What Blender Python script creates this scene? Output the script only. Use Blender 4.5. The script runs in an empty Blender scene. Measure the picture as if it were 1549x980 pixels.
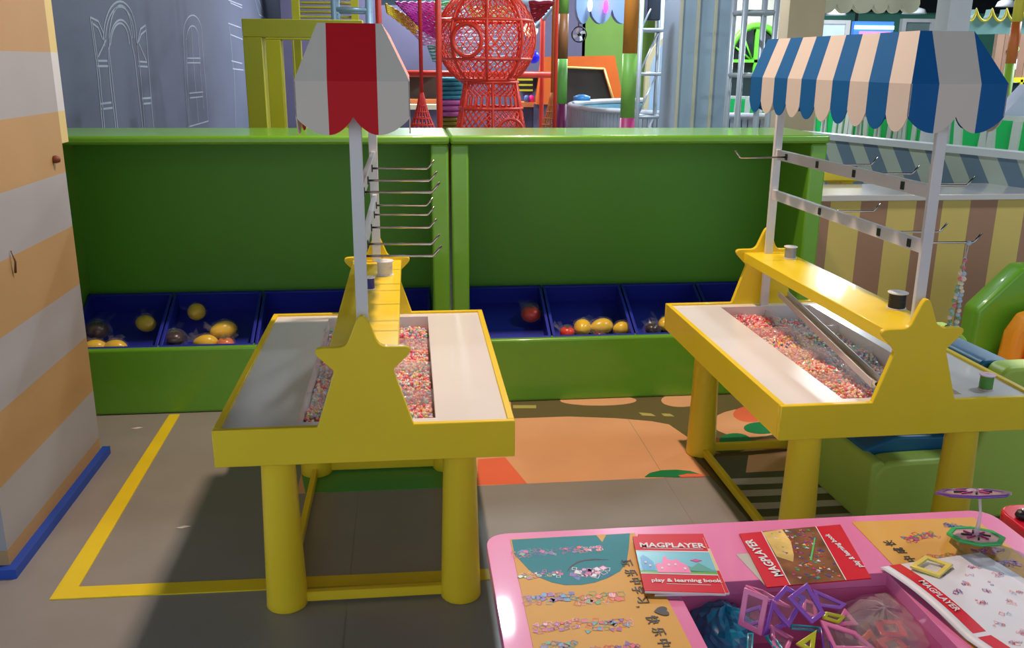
import bpy, bmesh, math, random
from math import sin, cos, pi, radians, sqrt, atan2
from mathutils import Vector, Matrix

random.seed(7)
SC = bpy.context.scene
COL = SC.collection

# ------------------------------------------------------------------ camera
F, TH, RO, CH, YAW = 1384.555, 0.278771, 0.007679, 1.4893, 0.115
cam_data = bpy.data.cameras.new('camera')
cam = bpy.data.objects.new('camera', cam_data)
COL.objects.link(cam)
cam_data.sensor_fit = 'HORIZONTAL'
cam_data.sensor_width = 36.0
cam_data.lens = 36.0 * F / 1549.0
cam_data.clip_end = 200
cam.location = (0, 0, CH)
cam.rotation_mode = 'XYZ'
cam.matrix_world = (Matrix.Translation((0, 0, CH)) @ Matrix.Rotation(-YAW, 4, 'Z') @
                    Matrix.Rotation(pi / 2 - TH, 4, 'X') @ Matrix.Rotation(RO, 4, 'Z'))
SC.camera = cam

# ------------------------------------------------------------------ world and light
SC.view_settings.view_transform = 'Standard'
SC.view_settings.look = 'None'
SC.view_settings.gamma = 1
SC.view_settings.use_curve_mapping = False
SC.view_settings.exposure = 0.32
w = bpy.data.worlds.new('hall_air')
SC.world = w
w.use_nodes = True
w.node_tree.nodes['Background'].inputs['Color'].default_value = (0.78, 0.90, 1.0, 1)
w.node_tree.nodes['Background'].inputs['Strength'].default_value = 0.88


def lamp(name, kind, loc, energy, color, size=0.1, rot=(0, 0, 0), **kw):
    d = bpy.data.lights.new(name, kind)
    d.energy = energy
    d.color = color
    if kind == 'AREA':
        d.shape = 'RECTANGLE'
        d.size = size
        d.size_y = kw.get('sy', size)
    else:
        d.shadow_soft_size = size
    if kind == 'SPOT':
        d.spot_size = kw.get('spot', 1.5)
        d.spot_blend = kw.get('blend', 0.5)
    o = bpy.data.objects.new(name, d)
    o.location = loc
    o.rotation_euler = rot
    COL.objects.link(o)
    return o


# the warm downlight between the two carts throws the hard shadows
lamp('warm_downlight', 'SPOT', (0.47, 3.35, 3.46), 300, (1.0, 0.72, 0.53), 0.05, (radians(-10), radians(8), 0), spot=2.2, blend=1.0)
# cool ceiling fittings further back in the hall, plus an added counter fill
lamp('hall_light_near', 'AREA', (1.86, 7.35, 3.4), 55, (0.84, 0.93, 1.0), 0.32, (0, 0, 0), sy=0.10)
lamp('hall_light_mid', 'AREA', (0.62, 5.8, 3.4), 40, (0.84, 0.93, 1.0), 0.10, (0, 0, 0), sy=0.3)
lamp('counter_fill', 'AREA', (3.7, 3.0, 3.4), 38, (0.85, 0.94, 1.0), 0.5, (0, 0, 0), sy=0.5)  # added fill that brightens the counter front and armchair, not a known fitting
lamp('hall_light_far', 'AREA', (6.6, 13.2, 3.4), 200, (0.85, 0.93, 1.0), 0.25, (0, 0, 0), sy=0.9)
lamp('hall_light_far_mid', 'AREA', (3.6, 11.4, 3.4), 160, (0.85, 0.93, 1.0), 0.5, (0, 0, 0), sy=0.8)
lamp('hall_light_left', 'AREA', (0.3, 11.9, 3.4), 190, (0.85, 0.93, 1.0), 0.4, (0, 0, 0), sy=2.0)
lamp('hall_light_side', 'AREA', (6.8, 7.6, 3.4), 180, (0.85, 0.93, 1.0), 0.8, (0, 0, 0), sy=0.8)


# ------------------------------------------------------------------ picture measurements -> world points
def ray(u, v):
    a, b = u - 774.5, v - 490
    px = cos(RO) * a + sin(RO) * b
    py = -sin(RO) * a + cos(RO) * b
    x, up = px / F, -py / F
    r = Vector((x, cos(TH) + up * sin(TH), -sin(TH) + up * cos(TH)))
    return Matrix.Rotation(-YAW, 3, 'Z') @ r


def oz(u, v, z):
    r = ray(u, v)
    return Vector((0, 0, CH)) + r * ((z - CH) / r.z)


def oy(u, v, y):
    r = ray(u, v)
    return Vector((0, 0, CH)) + r * (y / r.y)


def ox(u, v, x):
    r = ray(u, v)
    return Vector((0, 0, CH)) + r * (x / r.x)


# ------------------------------------------------------------------ materials
MATS = {}


def lin(c):
    return tuple(x / 12.92 if x <= 0.04045 else ((x + 0.055) / 1.055) ** 2.4 for x in c)


def mat(name, rgb, rough=0.5, metal=0.0, emit=0.0, alpha=1.0, trans=0.0, var=0.06, bump=0.0, scale=30, coat=0.0, spec=0.5):
    """rgb is 0-255 sRGB"""
    if name in MATS:
        return MATS[name]
    m = bpy.data.materials.new(name)
    m.use_nodes = True
    nt = m.node_tree
    b = nt.nodes['Principled BSDF']
    c = lin(tuple(v / 255 for v in rgb))
    b.inputs['Roughness'].default_value = rough
    b.inputs['Metallic'].default_value = metal
    b.inputs['Specular IOR Level'].default_value = spec
    b.inputs['Coat Weight'].default_value = coat
    b.inputs['Coat Roughness'].default_value = 0.05
    tc = nt.nodes.new('ShaderNodeTexCoord')
    nz = nt.nodes.new('ShaderNodeTexNoise')
    nz.inputs['Scale'].default_value = scale * 0.12
    nz.inputs['Detail'].default_value = 4
    nt.links.new(tc.outputs['Object'], nz.inputs['Vector'])
    cr = nt.nodes.new('ShaderNodeMapRange')
    cr.inputs['From Min'].default_value = 0.3
    cr.inputs['From Max'].default_value = 0.7
    cr.inputs['To Min'].default_value = 1 - var
    cr.inputs['To Max'].default_value = 1 + var
    nt.links.new(nz.outputs['Fac'], cr.inputs['Value'])
    mx = nt.nodes.new('ShaderNodeVectorMath')
    mx.operation = 'SCALE'
    mx.inputs[0].default_value = c
    nt.links.new(cr.outputs['Result'], mx.inputs['Scale'])
    nt.links.new(mx.outputs['Vector'], b.inputs['Base Color'])
    if emit:
        b.inputs['Emission Color'].default_value = (*c, 1)
        b.inputs['Emission Strength'].default_value = emit
    if alpha < 1:
        b.inputs['Alpha'].default_value = alpha
    if trans:
        b.inputs['Transmission Weight'].default_value = trans
    if bump:
        n2 = nt.nodes.new('ShaderNodeTexNoise')
        n2.inputs['Scale'].default_value = scale
        n2.inputs['Detail'].default_value = 5
        nt.links.new(tc.outputs['Object'], n2.inputs['Vector'])
        bp = nt.nodes.new('ShaderNodeBump')
        bp.inputs['Strength'].default_value = bump
        bp.inputs['Distance'].default_value = 0.01
        nt.links.new(n2.outputs['Fac'], bp.inputs['Height'])
        nt.links.new(bp.outputs['Normal'], b.inputs['Normal'])
    MATS[name] = m
    return m


YEL = mat('yellow_lacquer', (236, 206, 44), 0.32, spec=0.3, coat=0.2, var=0.03)
WHT = mat('white_laminate', (228, 227, 230), 0.24, coat=0.3, var=0.02)
POST = mat('white_paint', (214, 214, 216), 0.45, var=0.03)
RED = mat('red_panel', (200, 22, 34), 0.6, spec=0.25, var=0.03)
BLU = mat('blue_panel', (0, 92, 158), 0.6, spec=0.25, var=0.03)
CRM = mat('cream_panel', (214, 205, 196), 0.6, spec=0.25, var=0.03)
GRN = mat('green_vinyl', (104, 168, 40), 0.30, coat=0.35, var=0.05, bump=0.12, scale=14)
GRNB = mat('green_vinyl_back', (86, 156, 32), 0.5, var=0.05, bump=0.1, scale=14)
TRAY = mat('blue_plastic', (32, 44, 160), 0.42, var=0.05)
CHROME = mat('chrome', (205, 200, 195), 0.22, metal=1.0, var=0.02)
STEEL = mat('aluminium', (196, 204, 214), 0.4, metal=0.3, var=0.05)
BLACK = mat('black_plastic', (24, 24, 28), 0.4)
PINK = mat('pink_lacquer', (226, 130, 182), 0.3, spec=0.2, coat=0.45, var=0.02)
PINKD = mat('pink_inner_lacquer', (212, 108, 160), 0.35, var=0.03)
GLASS = mat('clear_acrylic', (235, 240, 245), 0.06, alpha=0.22, var=0.0)
FILM = mat('clear_film', (240, 240, 245), 0.12, alpha=0.05, var=0.0, coat=0.3)


# ------------------------------------------------------------------ mesh building
class MB:
    def __init__(s):
        s.v = []; s.f = []; s.m = []; s.sm = []

    def add(s, vs, fs, mi=0, smooth=False):
        o = len(s.v)
        s.v += [tuple(v) for v in vs]
        for f in fs:
            s.f.append([o + i for i in f]); s.m.append(mi); s.sm.append(smooth)
        return s

    def box(s, a, b, mi=0):
        x0, y0, z0 = a; x1, y1, z1 = b
        x0, x1 = min(x0, x1), max(x0, x1); y0, y1 = min(y0, y1), max(y0, y1); z0, z1 = min(z0, z1), max(z0, z1)
        vs = [(x0, y0, z0), (x1, y0, z0), (x1, y1, z0), (x0, y1, z0), (x0, y0, z1), (x1, y0, z1), (x1, y1, z1), (x0, y1, z1)]
        return s.add(vs, [(0, 3, 2, 1), (4, 5, 6, 7), (0, 1, 5, 4), (1, 2, 6, 5), (2, 3, 7, 6), (3, 0, 4, 7)], mi)

    def slab(s, poly, off, mi=0, smooth=False):
        """flat 3-D polygon thickened by the vector off"""
        off = Vector(off); P = [Vector(p) for p in poly]; n = len(P)
        nrm = Vector((0, 0, 0))
        for i in range(n):
            a, b = P[i], P[(i + 1) % n]
            nrm += a.cross(b)
        if nrm.dot(off) > 0:
            P = P[::-1]
        vs = P + [p + off for p in P]
        fs = [tuple(range(n)), tuple(range(2 * n - 1, n - 1, -1))]
        o = len(s.v)
        s.add(vs, fs, mi, False)
        for i in range(n):
            j = (i + 1) % n
            s.f.append([o + i, o + n + i, o + n + j, o + j]); s.m.append(mi); s.sm.append(smooth)
        return s

    def tube(s, pts, r, seg=8, mi=0, closed=False, caps=True, smooth=True):
        P = [Vector(p) for p in pts]; n = len(P)
        R = r if isinstance(r, (list, tuple)) else [r] * n
        o = len(s.v)
        up = None
        rings = []
        for i in range(n):
            if closed:
                t = P[(i + 1) % n] - P[i - 1]
            else:
                t = P[min(i + 1, n - 1)] - P[max(i - 1, 0)]
            if t.length < 1e-9:
                t = Vector((0, 0, 1))
            t.normalize()
            if up is None:
                up = Vector((0, 0, 1)) if abs(t.z) < 0.9 else Vector((1, 0, 0))
            a = (up - t * up.dot(t))
            if a.length < 1e-6:
                a = t.orthogonal()
            a.normalize(); up = a
            b = t.cross(a)
            rings.append([P[i] + (a * cos(2 * pi * k / seg) + b * sin(2 * pi * k / seg)) * R[i] for k in range(seg)])
        vs = [p for rg in rings for p in rg]
        fs = []
        m = n if closed else n - 1
        for i in range(m):
            j = (i + 1) % n
            for k in range(seg):
                l = (k + 1) % seg
                fs.append((i * seg + k, i * seg + l, j * seg + l, j * seg + k))
        s.add(vs, fs, mi, smooth)
        if caps and not closed:
            s.f.append([o + k for k in range(seg)][::-1]); s.m.append(mi); s.sm.append(False)
            s.f.append([o + (n - 1) * seg + k for k in range(seg)]); s.m.append(mi); s.sm.append(False)
        return s

    def lathe(s, prof, seg=24, c=(0, 0, 0), mi=0, smooth=True, axis='z', sx=1, sy=1):
        o = len(s.v); vs = []
        for (r, z) in prof:
            for k in range(seg):
                a = 2 * pi * k / seg
                x, y = r * cos(a) * sx, r * sin(a) * sy
                if axis == 'z': p = (c[0] + x, c[1] + y, c[2] + z)
                elif axis == 'y': p = (c[0] + x, c[1] - z, c[2] + y)
                else: p = (c[0] + z, c[1] + x, c[2] + y)
                vs.append(p)
        fs = []
        for i in range(len(prof) - 1):
            for k in range(seg):
                l = (k + 1) % seg
                fs.append((i * seg + k, i * seg + l, (i + 1) * seg + l, (i + 1) * seg + k))
        s.add(vs, fs, mi, smooth)
        if prof[0][0] > 1e-6:
            s.f.append([o + k for k in range(seg)][::-1]); s.m.append(mi); s.sm.append(False)
        if prof[-1][0] > 1e-6:
            s.f.append([o + (len(prof) - 1) * seg + k for k in range(seg)]); s.m.append(mi); s.sm.append(False)
        return s

    def strip(s, pts, wid, off, mi=0, normal=(0, 0, 1), closed=False):
        """flat painted band of width wid along pts lying in the plane with this normal"""
        N = Vector(normal).normalized(); P = [Vector(p) for p in pts]; n = len(P)
        L = []; Rr = []
        for i in range(n):
            if closed: t = P[(i + 1) % n] - P[i - 1]
            else: t = P[min(i + 1, n - 1)] - P[max(i - 1, 0)]
            t.normalize(); q = N.cross(t) * (wid / 2)
            L.append(P[i] + q + N * off); Rr.append(P[i] - q + N * off)
        vs = L + Rr
        fs = []
        for i in range(n if closed else n - 1):
            j = (i + 1) % n
            fs.append((i, n + i, n + j, j))
        return s.add(vs, fs, mi)

    def build(s, name, mats, parent=None, bevel=0.0, seg=2, angle=0.6):
        me = bpy.data.meshes.new(name)
        me.from_pydata(s.v, [], s.f)
        if not isinstance(mats, (list, tuple)):
            mats = [mats]
        for m in mats:
            me.materials.append(m)
        me.polygons.foreach_set('material_index', s.m)
        me.polygons.foreach_set('use_smooth', s.sm)
        me.update()
        o = bpy.data.objects.new(name, me)
        COL.objects.link(o)
        if parent is not None:
            o.parent = parent
        if bevel:
            b = o.modifiers.new('bevel', 'BEVEL')
            b.width = bevel; b.segments = seg; b.limit_method = 'ANGLE'; b.angle_limit = angle
            b.harden_normals = False
            for p in me.polygons:
                p.use_smooth = True
            try:
                me.set_sharp_from_angle(angle=radians(50))
            except Exception:
                pass
        return o


def tag(o, label=None, cat=None, group=None, kind=None):
    if label: o['label'] = label
    if cat: o['category'] = cat
    if group: o['group'] = group
    if kind: o['kind'] = kind
    return o


def empty(name, loc=(0, 0, 0), rz=0.0, **kw):
    o = bpy.data.objects.new(name, None)
    o.empty_display_size = 0.1
    o.location = loc
    o.rotation_euler = (0, 0, rz)
    COL.objects.link(o)
    tag(o, **kw)
    return o


def copy_tree(o, parent=None):
    c = o.copy()
    COL.objects.link(c)
    c.parent = parent
    for ch in list(o.children):
        copy_tree(ch, c)
    return c


def struct(o):
    o['kind'] = 'structure'
    return o


def roundpoly(pts, rad, n=5):
    """2-D polygon with rounded corners; rad number or per-corner list"""
    out = []; N = len(pts)
    for i in range(N):
        r = rad[i] if isinstance(rad, (list, tuple)) else rad
        p = Vector(pts[i]); a = Vector(pts[i - 1]) - p; b = Vector(pts[(i + 1) % N]) - p
        if r <= 0:
            out.append((p.x, p.y)); continue
        la, lb = a.length, b.length
        a.normalize(); b.normalize()
        ang = a.angle(b)
        d = min(r / math.tan(ang / 2), la * 0.48, lb * 0.48)
        p0, p1 = p + a * d, p + b * d
        for k in range(n + 1):
            t = k / n
            q = p0 * (1 - t) ** 2 + p * 2 * t * (1 - t) + p1 * t ** 2
            out.append((q.x, q.y))
    return out


def text_part(name, body, size, m, parent, loc, rot, sx=1.0, bold=0.0, align='CENTER'):
    cu = bpy.data.curves.new(name, 'FONT')
    cu.body = body
    cu.size = size
    cu.align_x = align
    cu.align_y = 'CENTER'
    cu.extrude = 0.0002
    cu.offset = bold
    cu.resolution_u = 2
    cu.materials.append(m)
    t = bpy.data.objects.new(name, cu)
    COL.objects.link(t)
    bpy.context.view_layer.update()
    me = bpy.data.meshes.new_from_object(t.evaluated_get(bpy.context.evaluated_depsgraph_get()))
    bpy.data.objects.remove(t)
    me.materials.clear()
    me.materials.append(m)
    o = bpy.data.objects.new(name, me)
    COL.objects.link(o)
    o.parent = parent
    o.location = loc
    o.rotation_euler = rot
    o.scale = (sx, 1, 1)
    return o


# ================================================================== THE SETTING
FLOOR = mat('floor_vinyl_brown', (143, 140, 137), 0.33, var=0.05, bump=0.05, scale=40)
fl = struct(MB().box((-6, -3, -0.05), (14, 34, 0)).build('floor', FLOOR))
ceil = struct(MB().box((-6, -3, 3.62), (14, 34, 3.7)).build('ceiling', mat('ceiling_black', (26, 27, 32), 0.9)))

PEACH = mat('print_peach', (226, 170, 128), 0.34, var=0.04)
ROAD = mat('print_road', (104, 92, 62), 0.34, var=0.04)
ROADK = mat('print_road_dark', (84, 76, 62), 0.36, var=0.04)
DASH = mat('print_dash', (178, 172, 96), 0.4)
CORAL = mat('print_coral', (232, 112, 82), 0.36)
LEAF = mat('print_green', (28, 128, 78), 0.38)
STRG = mat('print_grass', (76, 160, 76), 0.38)
PALE = mat('print_pale', (198, 192, 186), 0.38)
TAPE = mat('yellow_tape', (232, 208, 40), 0.4)


def floor_poly(name, pts, m, lvl, label=None):
    """flat print on the vinyl: pts are floor points"""
    z = 0.0006 * lvl
    o = MB().slab([(p[0], p[1], 0.0) for p in pts], (0, 0, z)).build(name, m, fl)
    if label: o['label'] = label
    return o


def fp(*uv):
    return [tuple(oz(u, v, 0))[:2] for u, v in uv]


def blob(cu, cv, ru, rv, n=22):
    return [tuple(oz(cu + ru * cos(2 * pi * k / n), cv + rv * sin(2 * pi * k / n), 0))[:2] for k in range(n)]


floor_poly('printed_mat', [(-0.42, 3.045), (3.6, 3.045), (3.6, 3.92), (-0.42, 3.92)], PEACH, 1, 'peach coloured printed play mat')
floor_poly('printed_road', fp((772, 600), (1200, 585), (1200, 640), (1180, 662), (1100, 690), (1050, 668), (1012, 642), (985, 637), (930, 632.5), (860, 630), (775, 633)), ROAD, 2)
floor_poly('printed_grass', fp((455, 712), (672, 700), (675, 738), (462, 746)), STRG, 3)
floor_poly('printed_path', fp((723, 695), (764, 692), (797, 731.5), (722, 734)), CORAL, 2)
for c in ((905, 606, 58, 8), (1030, 606, 30, 10), (1135, 640, 58, 22)):
    floor_poly('printed_lawn', blob(*c), PEACH, 3)
for a in (((776, 613.5), (811, 613.5), (811, 618), (776, 618)), ((966, 624.5), (985, 626), (992, 630), (972, 629)), ((1000, 626), (1014, 626.5), (1020, 630.5), (1005, 630))):
    floor_poly('road_dash', fp(*a), DASH, 4)
floor_poly('printed_bush', fp((975, 722), (983, 716), (1000, 712), (1022, 711), (1044, 713), (1060, 718), (1052, 722)), LEAF, 4)
floor_poly('printed_petal', fp((1026, 720), (1040, 717.5), (1062, 718), (1066, 721.6), (1030, 722.5)), CORAL, 5)
floor_poly('printed_petal', blob(1135, 627, 26, 12), CORAL, 4)
floor_poly('printed_bush', blob(1152, 648, 27, 9), LEAF, 5)
floor_poly('printed_bush', blob(1112, 667, 24, 11), LEAF, 5)
floor_poly('printed_petal', blob(1092, 672, 16, 9), CORAL, 4)
floor_poly('printed_petal', blob(1165, 672, 30, 8), CORAL, 4)
floor_poly('printed_road', fp((1048, 690), (1130, 684), (1240, 676), (1320, 676), (1320, 790), (1135, 790), (1088, 735)), ROADK, 6)
floor_poly('printed_lawn', fp((1132, 690), (1190, 684), (1205, 712), (1128, 716)), PEACH, 7)
for k in range(4):
    v0 = 726 + k * 17 + k * k * 0.8
    floor_poly('crosswalk_bar', fp((1096 + k * 13, v0), (1330, v0 - 8), (1340, v0), (1104 + k * 13, v0 + 9)), PALE, 8)
for k in range(2):
    floor_poly('crosswalk_bar', fp((1225, 690 + k * 14), (1262, 688 + k * 14), (1264, 694 + k * 14), (1225, 697 + k * 14)), PALE, 8)
for x in (-0.2, 0.93):
    floor_poly('vinyl_seam', [(x, 2.0), (x + 0.002, 2.0), (x + 0.002, 3.85), (x, 3.85)], mat('seam_dark', (143, 133, 126), 0.36), 1.3)
# scraps lying on the floor
for (u, v, n) in ((207, 648, 'pale paper scrap on the brown floor near the left cabinet'), (277, 798, 'tiny white scrap on the brown floor beside the yellow tape')):
    c = oz(u, v, 0)
    e = MB().slab([(-0.022, -0.004, 0.001), (0.0, -0.009, 0.001), (0.024, 0.004, 0.001), (0.004, 0.009, 0.001)], (0, 0, 0.002)).build('paper_scrap', mat('scrap_white', (225, 215, 200), 0.6))
    e.location = c
    tag(e, n, 'scrap')
# yellow floor tape: two runs meeting in a mitred corner
tp = empty('floor_tape', (-1.03, 2.43, 0), label='yellow marking tape stuck in an L shape on the floor round the left cart', cat='floor tape')
for a, n in (([(-1.052, 3.866), (-1.008, 3.866), (-0.984, 2.492), (-1.044, 2.432)], 'tape_strip'), ([(-1.044, 2.432), (-0.984, 2.492), (0.62, 2.462), (0.62, 2.405)], 'tape_strip')):
    o = MB().slab([(x + 1.03, y - 2.43, 0.0) for x, y in a], (0, 0, 0.0035)).build(n, TAPE, tp)

# striped column on the left
TAN = mat('column_tan', (170, 140, 98), 0.6, var=0.03)
CWH = mat('column_white', (156, 157, 164), 0.6, var=0.03)
CX0, CX1, CY0, CY1 = -1.95, -1.21, 2.59, 3.45
col = empty('wall_left', (CX1, CY0, 0), kind='structure', label='wide square pillar painted with tan and white stripes')
zs = [0.0, 0.078, 0.273, 0.485, 0.69, 0.905, 1.10, 1.31, 1.51, 1.715, 1.92, 2.125, 2.33]
mb = MB()
for i in range(len(zs) - 1):
    mb.box((CX0 - CX1, 0, zs[i]), (0, CY1 - CY0, zs[i + 1]), i % 2)
mb.build('painted_pillar', [TAN, CWH], col)
mb = MB().box((CX0 - CX1, 0, 2.33), (0, CY1 - CY0, 3.6), 0)
mb.build('pillar_top', [TAN], col)
e = MB().lathe([(0.0, 0.0), (0.012, 0.0), (0.014, 0.008), (0.010, 0.02), (0.0, 0.022)], 12, axis='x').build('brown_plug', mat('rust_brown', (120, 62, 40), 0.6), col)
e.location = ox(81, 241, CX1) - Vector((CX1, CY0, 0)); e['label'] = 'small brown round plug'
e = MB().tube([(0.004, 0, 0.035), (0.012, 0, 0.0), (0.006, 0.004, -0.035)], [0.002, 0.003, 0.004], 6).build('nail', mat('rust_dark', (110, 84, 66), 0.5, metal=0.5), col)
e.location = ox(17, 396, CX1) - Vector((CX1, CY0, 0))
# pale yellow trim standing just behind the pillar
mb = MB()
for i in range(6, len(zs) - 1):
    mb.box((-0.5, CY1 - CY0 + 0.002, zs[i] if i > 6 else 1.20), (-0.003, CY1 - CY0 + 0.075, zs[i + 1]), i % 2)
mb.build('narrow_return', [mat('return_yellow', (206, 190, 130), 0.6), mat('return_white', (196, 202, 208), 0.6)], col)
e = MB().box((-0.0, -0.0, 0), (0.028, 0.885, 0.03)).box((-0.74, -0.03, 0), (0.028, 0.0, 0.03)).build('baseboard_left', mat('blue_edge', (28, 72, 176), 0.5)); struct(e)
e.location = (CX1, CY0, 0)

# grey mural wall behind
GREY = mat('mural_grey', (98, 104, 124), 0.65, var=0.07, scale=12)
GX = -1.9
wl = struct(MB().box((GX - 0.1, 3.5, 0), (GX, 17.5, 3.6)).build('wall_back_left', GREY))
CHALK = mat('chalk_white', (172, 178, 192), 0.8)


def wl_lines(name, lines, wid=0.02):
    mb = MB()
    for ln in lines:
        pts = [ox(u, v, GX) for u, v in ln]
        mb.strip(pts, wid, 0.002, 0, normal=(1, 0, 0))
    o = mb.build(name, CHALK, wl)
    return o


def arc(cu, cv, ru, rv, a0, a1, n=16, lean=0.0):
    return [(cu + ru * cos(radians(a0 + (a1 - a0) * k / n)) , cv - rv * sin(radians(a0 + (a1 - a0) * k / n))) for k in range(n + 1)]


wl_lines('painted_arch', [
    [(156, 60)] + arc(181, 58, 25, 56, 178, 0) + [(212, 110), (219, 197)],
    arc(181, 62, 22, 52, 175, 5), arc(182, 66, 18, 58, 172, 8),
    [(178, 197), (165, 80)] + arc(182, 70, 17, 40, 172, 5) + [(203, 85), (216, 197)],
    [(175, 197), (166, 120), (163, 75)] + arc(181, 70, 14, 35, 172, 5),
    [(136, 26), (146, 100), (155, 197)], [(139, 32), (150, 110), (158, 197)],
    [(136, 26), (148, 32), (156, 50), (158, 70)], [(138, 34), (148, 42), (155, 60)], [(160, 60), (148, 86)],
    [(146, 92), (162, 92)], [(147, 100), (163, 100)], [(152, 157), (168, 155)], [(153, 165), (170, 163)],
    [(220, 38), (224, 95), (232, 197)], [(220, 38), (212, 44), (207, 68)], [(220, 46), (213, 52), (209, 64)], [(210, 66), (221, 92)],
    [(209, 93), (222, 94)], [(209, 100), (223, 101)], [(214, 149), (228, 148)], [(215, 157), (228, 156)]], 0.013)
wl_lines('painted_window', [
    [(285, 192), (280, 130), (277, 60)] + arc(291, 52, 14, 29, 172, 8) + [(306, 70), (311, 130), (315, 184)],
    [(286, 192), (283, 120), (281, 60)] + arc(291, 60, 9, 21, 175, 5) + [(303, 110), (308, 165)],
    [(289, 42), (292, 90), (296, 140)], [(297, 148), (300, 185)],
    [(283, 88), (303, 88)], [(283, 95), (303, 95)], [(286, 141), (307, 139)], [(287, 148), (307, 146)], [(284, 192), (315, 183)]], 0.011)
wl_lines('painted_window', [
    [(345, 0), (366, 8)], [(348, 4), (366, 12)], [(345, 35), (364, 42)], [(348, 52), (368, 60)], [(350, 92), (366, 96)], [(352, 104), (368, 106)],
    [(354, 106), (357, 196)], [(347, 40), (353, 104)], [(386, 0), (392, 22), (404, 30)], [(391, 0), (398, 20)]], 0.012)

# ------------------------------------------------------------------ far walls
WP = mat('wall_mauve', (84, 80, 106), 0.7)
wb = struct(MB().box((-1.9, 17.5, 0), (4.6, 17.7, 3.6)).build('wall_back', mat('wall_blue_grey', (120, 124, 146), 0.7)))


def front_box(name, u0, v0, u1, v1, Y, m, depth=0.1, parent=None, ground=False, bevel=0.0, zb=None):
    """box whose near face spans the measured corners in the plane y=Y"""
    a = oy(u0, v0, Y); b = oy(u1, v1, Y)
    z0 = 0.0 if ground else (zb if zb is not None else b.z)
    return MB().box((a.x, Y, z0), (b.x, Y + depth, a.z)).build(name, m, parent, bevel)


def front_poly(name, uv, Y, m, depth=0.05, parent=None):
    return MB().slab([oy(u, v, Y) for u, v in uv], (0, depth, 0)).build(name, m, parent)


wg = struct(front_box('wall_back_mauve', 420, -60, 884, 100, 13.2, WP, 0.15, ground=True))
wgn = struct(front_box('wall_back_green', 884, -60, 1012, 100, 13.2, mat('wall_olive', (92, 128, 48), 0.7), 0.15, ground=True))
wt = struct(front_box('wall_back_teal', 1010, -120, 1900, 100, 18.5, mat('wall_teal', (96, 170, 150), 0.7), 0.15, ground=True))
struct(MB().box((13.2, -3, 0), (13.3, 19, 3.6)).build('wall_right', mat('wall_teal_side', (90, 150, 140), 0.7)))
struct(front_box('wall_upper_dark', 1200, -160, 1900, 26, 18.3, mat('upper_black', (28, 30, 40), 0.9), 0.1))

# ================================================================== GREEN DISPLAY CABINETS
def cabinet(x0, x1, label):
    c = empty('display_cabinet', (x0, 3.885, 0), label=label, cat='display cabinet', group='green padded display cabinets')
    W = x1 - x0
    D = 0.47
    def P(n, a, b, m=GRN, bv=0.012, rot=None):
        return MB().box(a, b).build(n, m, c, bv, 3)
    P('front_panel', (0.0, 0, 0), (W, 0.06, 0.298))
    P('top_board', (-0.004, -0.012, 1.157), (W + 0.004, D, 1.193))
    P('side_panel', (0.0, 0.0, 0.298), (0.075, D, 1.157), bv=0.01)
    P('side_panel', (W - 0.075, 0.0, 0.298), (W, D, 1.157), bv=0.01)
    P('base_side', (0.0, 0.06, 0), (0.075, D, 0.298), bv=0)
    P('base_side', (W - 0.075, 0.06, 0), (W, D, 0.298), bv=0)
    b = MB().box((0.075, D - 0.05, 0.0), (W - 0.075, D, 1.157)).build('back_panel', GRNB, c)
    # sloping bed the trays rest on
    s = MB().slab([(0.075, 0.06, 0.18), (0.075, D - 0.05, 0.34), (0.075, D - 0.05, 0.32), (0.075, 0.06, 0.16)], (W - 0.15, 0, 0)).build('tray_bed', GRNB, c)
    return c


cabL = cabinet(-1.54, 0.176, 'left green padded display cabinet, beside the striped pillar')
cabR = cabinet(0.186, 1.835, 'right green padded display cabinet, behind the blue striped cart')


def tray(x0, x1, label):
    """open tray with sloping floor; x0..x1, sits on the sloping bed"""
    W = x1 - x0; D = 0.372
    t = empty('tray', (x0, 3.948, 0.205), label=label, cat='tray', group='blue trays in the green cabinets')
    t.rotation_euler = (atan2(0.16, 0.36), 0, 0)
    th = 0.007; H = 0.095
    mb = MB()
    mb.box((0.012, 0.012, 0), (W - 0.012, D, th)).build('tray_floor', TRAY, t)
    for n, a, b in (('tray_wall', (0.005, 0.005, 0), (W - 0.005, 0.012, H)), ('tray_wall', (0.005, D, 0), (W - 0.005, D + 0.007, H)),
                    ('tray_wall', (0.005, 0.012, 0), (0.012, D, H)), ('tray_wall', (W - 0.012, 0.012, 0), (W - 0.005, D, H))):
        MB().box(a, b).build(n, TRAY, t)
    r = MB()
    r.box((0, -0.004, H), (W, 0.014, H + 0.006)).box((0, D - 0.002, H), (W, D + 0.016, H + 0.006))
    r.box((0, 0.014, H), (0.014, D - 0.002, H + 0.006)).box((W - 0.014, 0.014, H), (W, D - 0.002, H + 0.006))
    r.build('tray_rim', TRAY, t, 0.002)
    return t


tl = ['blue tray against the striped pillar holding a dark plum and three mangoes', 'blue tray with a lemon, mangoes, a peach and a dark plum in it',
      'empty blue tray mostly behind the left cart, third in the left cabinet', 'blue tray half hidden behind the left cart, rightmost in the left cabinet']
tr = ['blue tray holding a single red tomato', 'blue tray with a row of four yellow fruits and a tomato at its front', 'blue tray next to the right cart holding a dark plum and a lemon',
      'empty blue tray partly hidden by the right cart, rightmost in the right cabinet']
for xx, names in (((-1.463, -1.083, -0.680, -0.290, 0.099), tl), ((0.263, 0.635, 1.020, 1.395, 1.757), tr)):
    for i in range(4):
        tray(xx[i] + 0.003, xx[i + 1] - 0.003, names[i])


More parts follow.
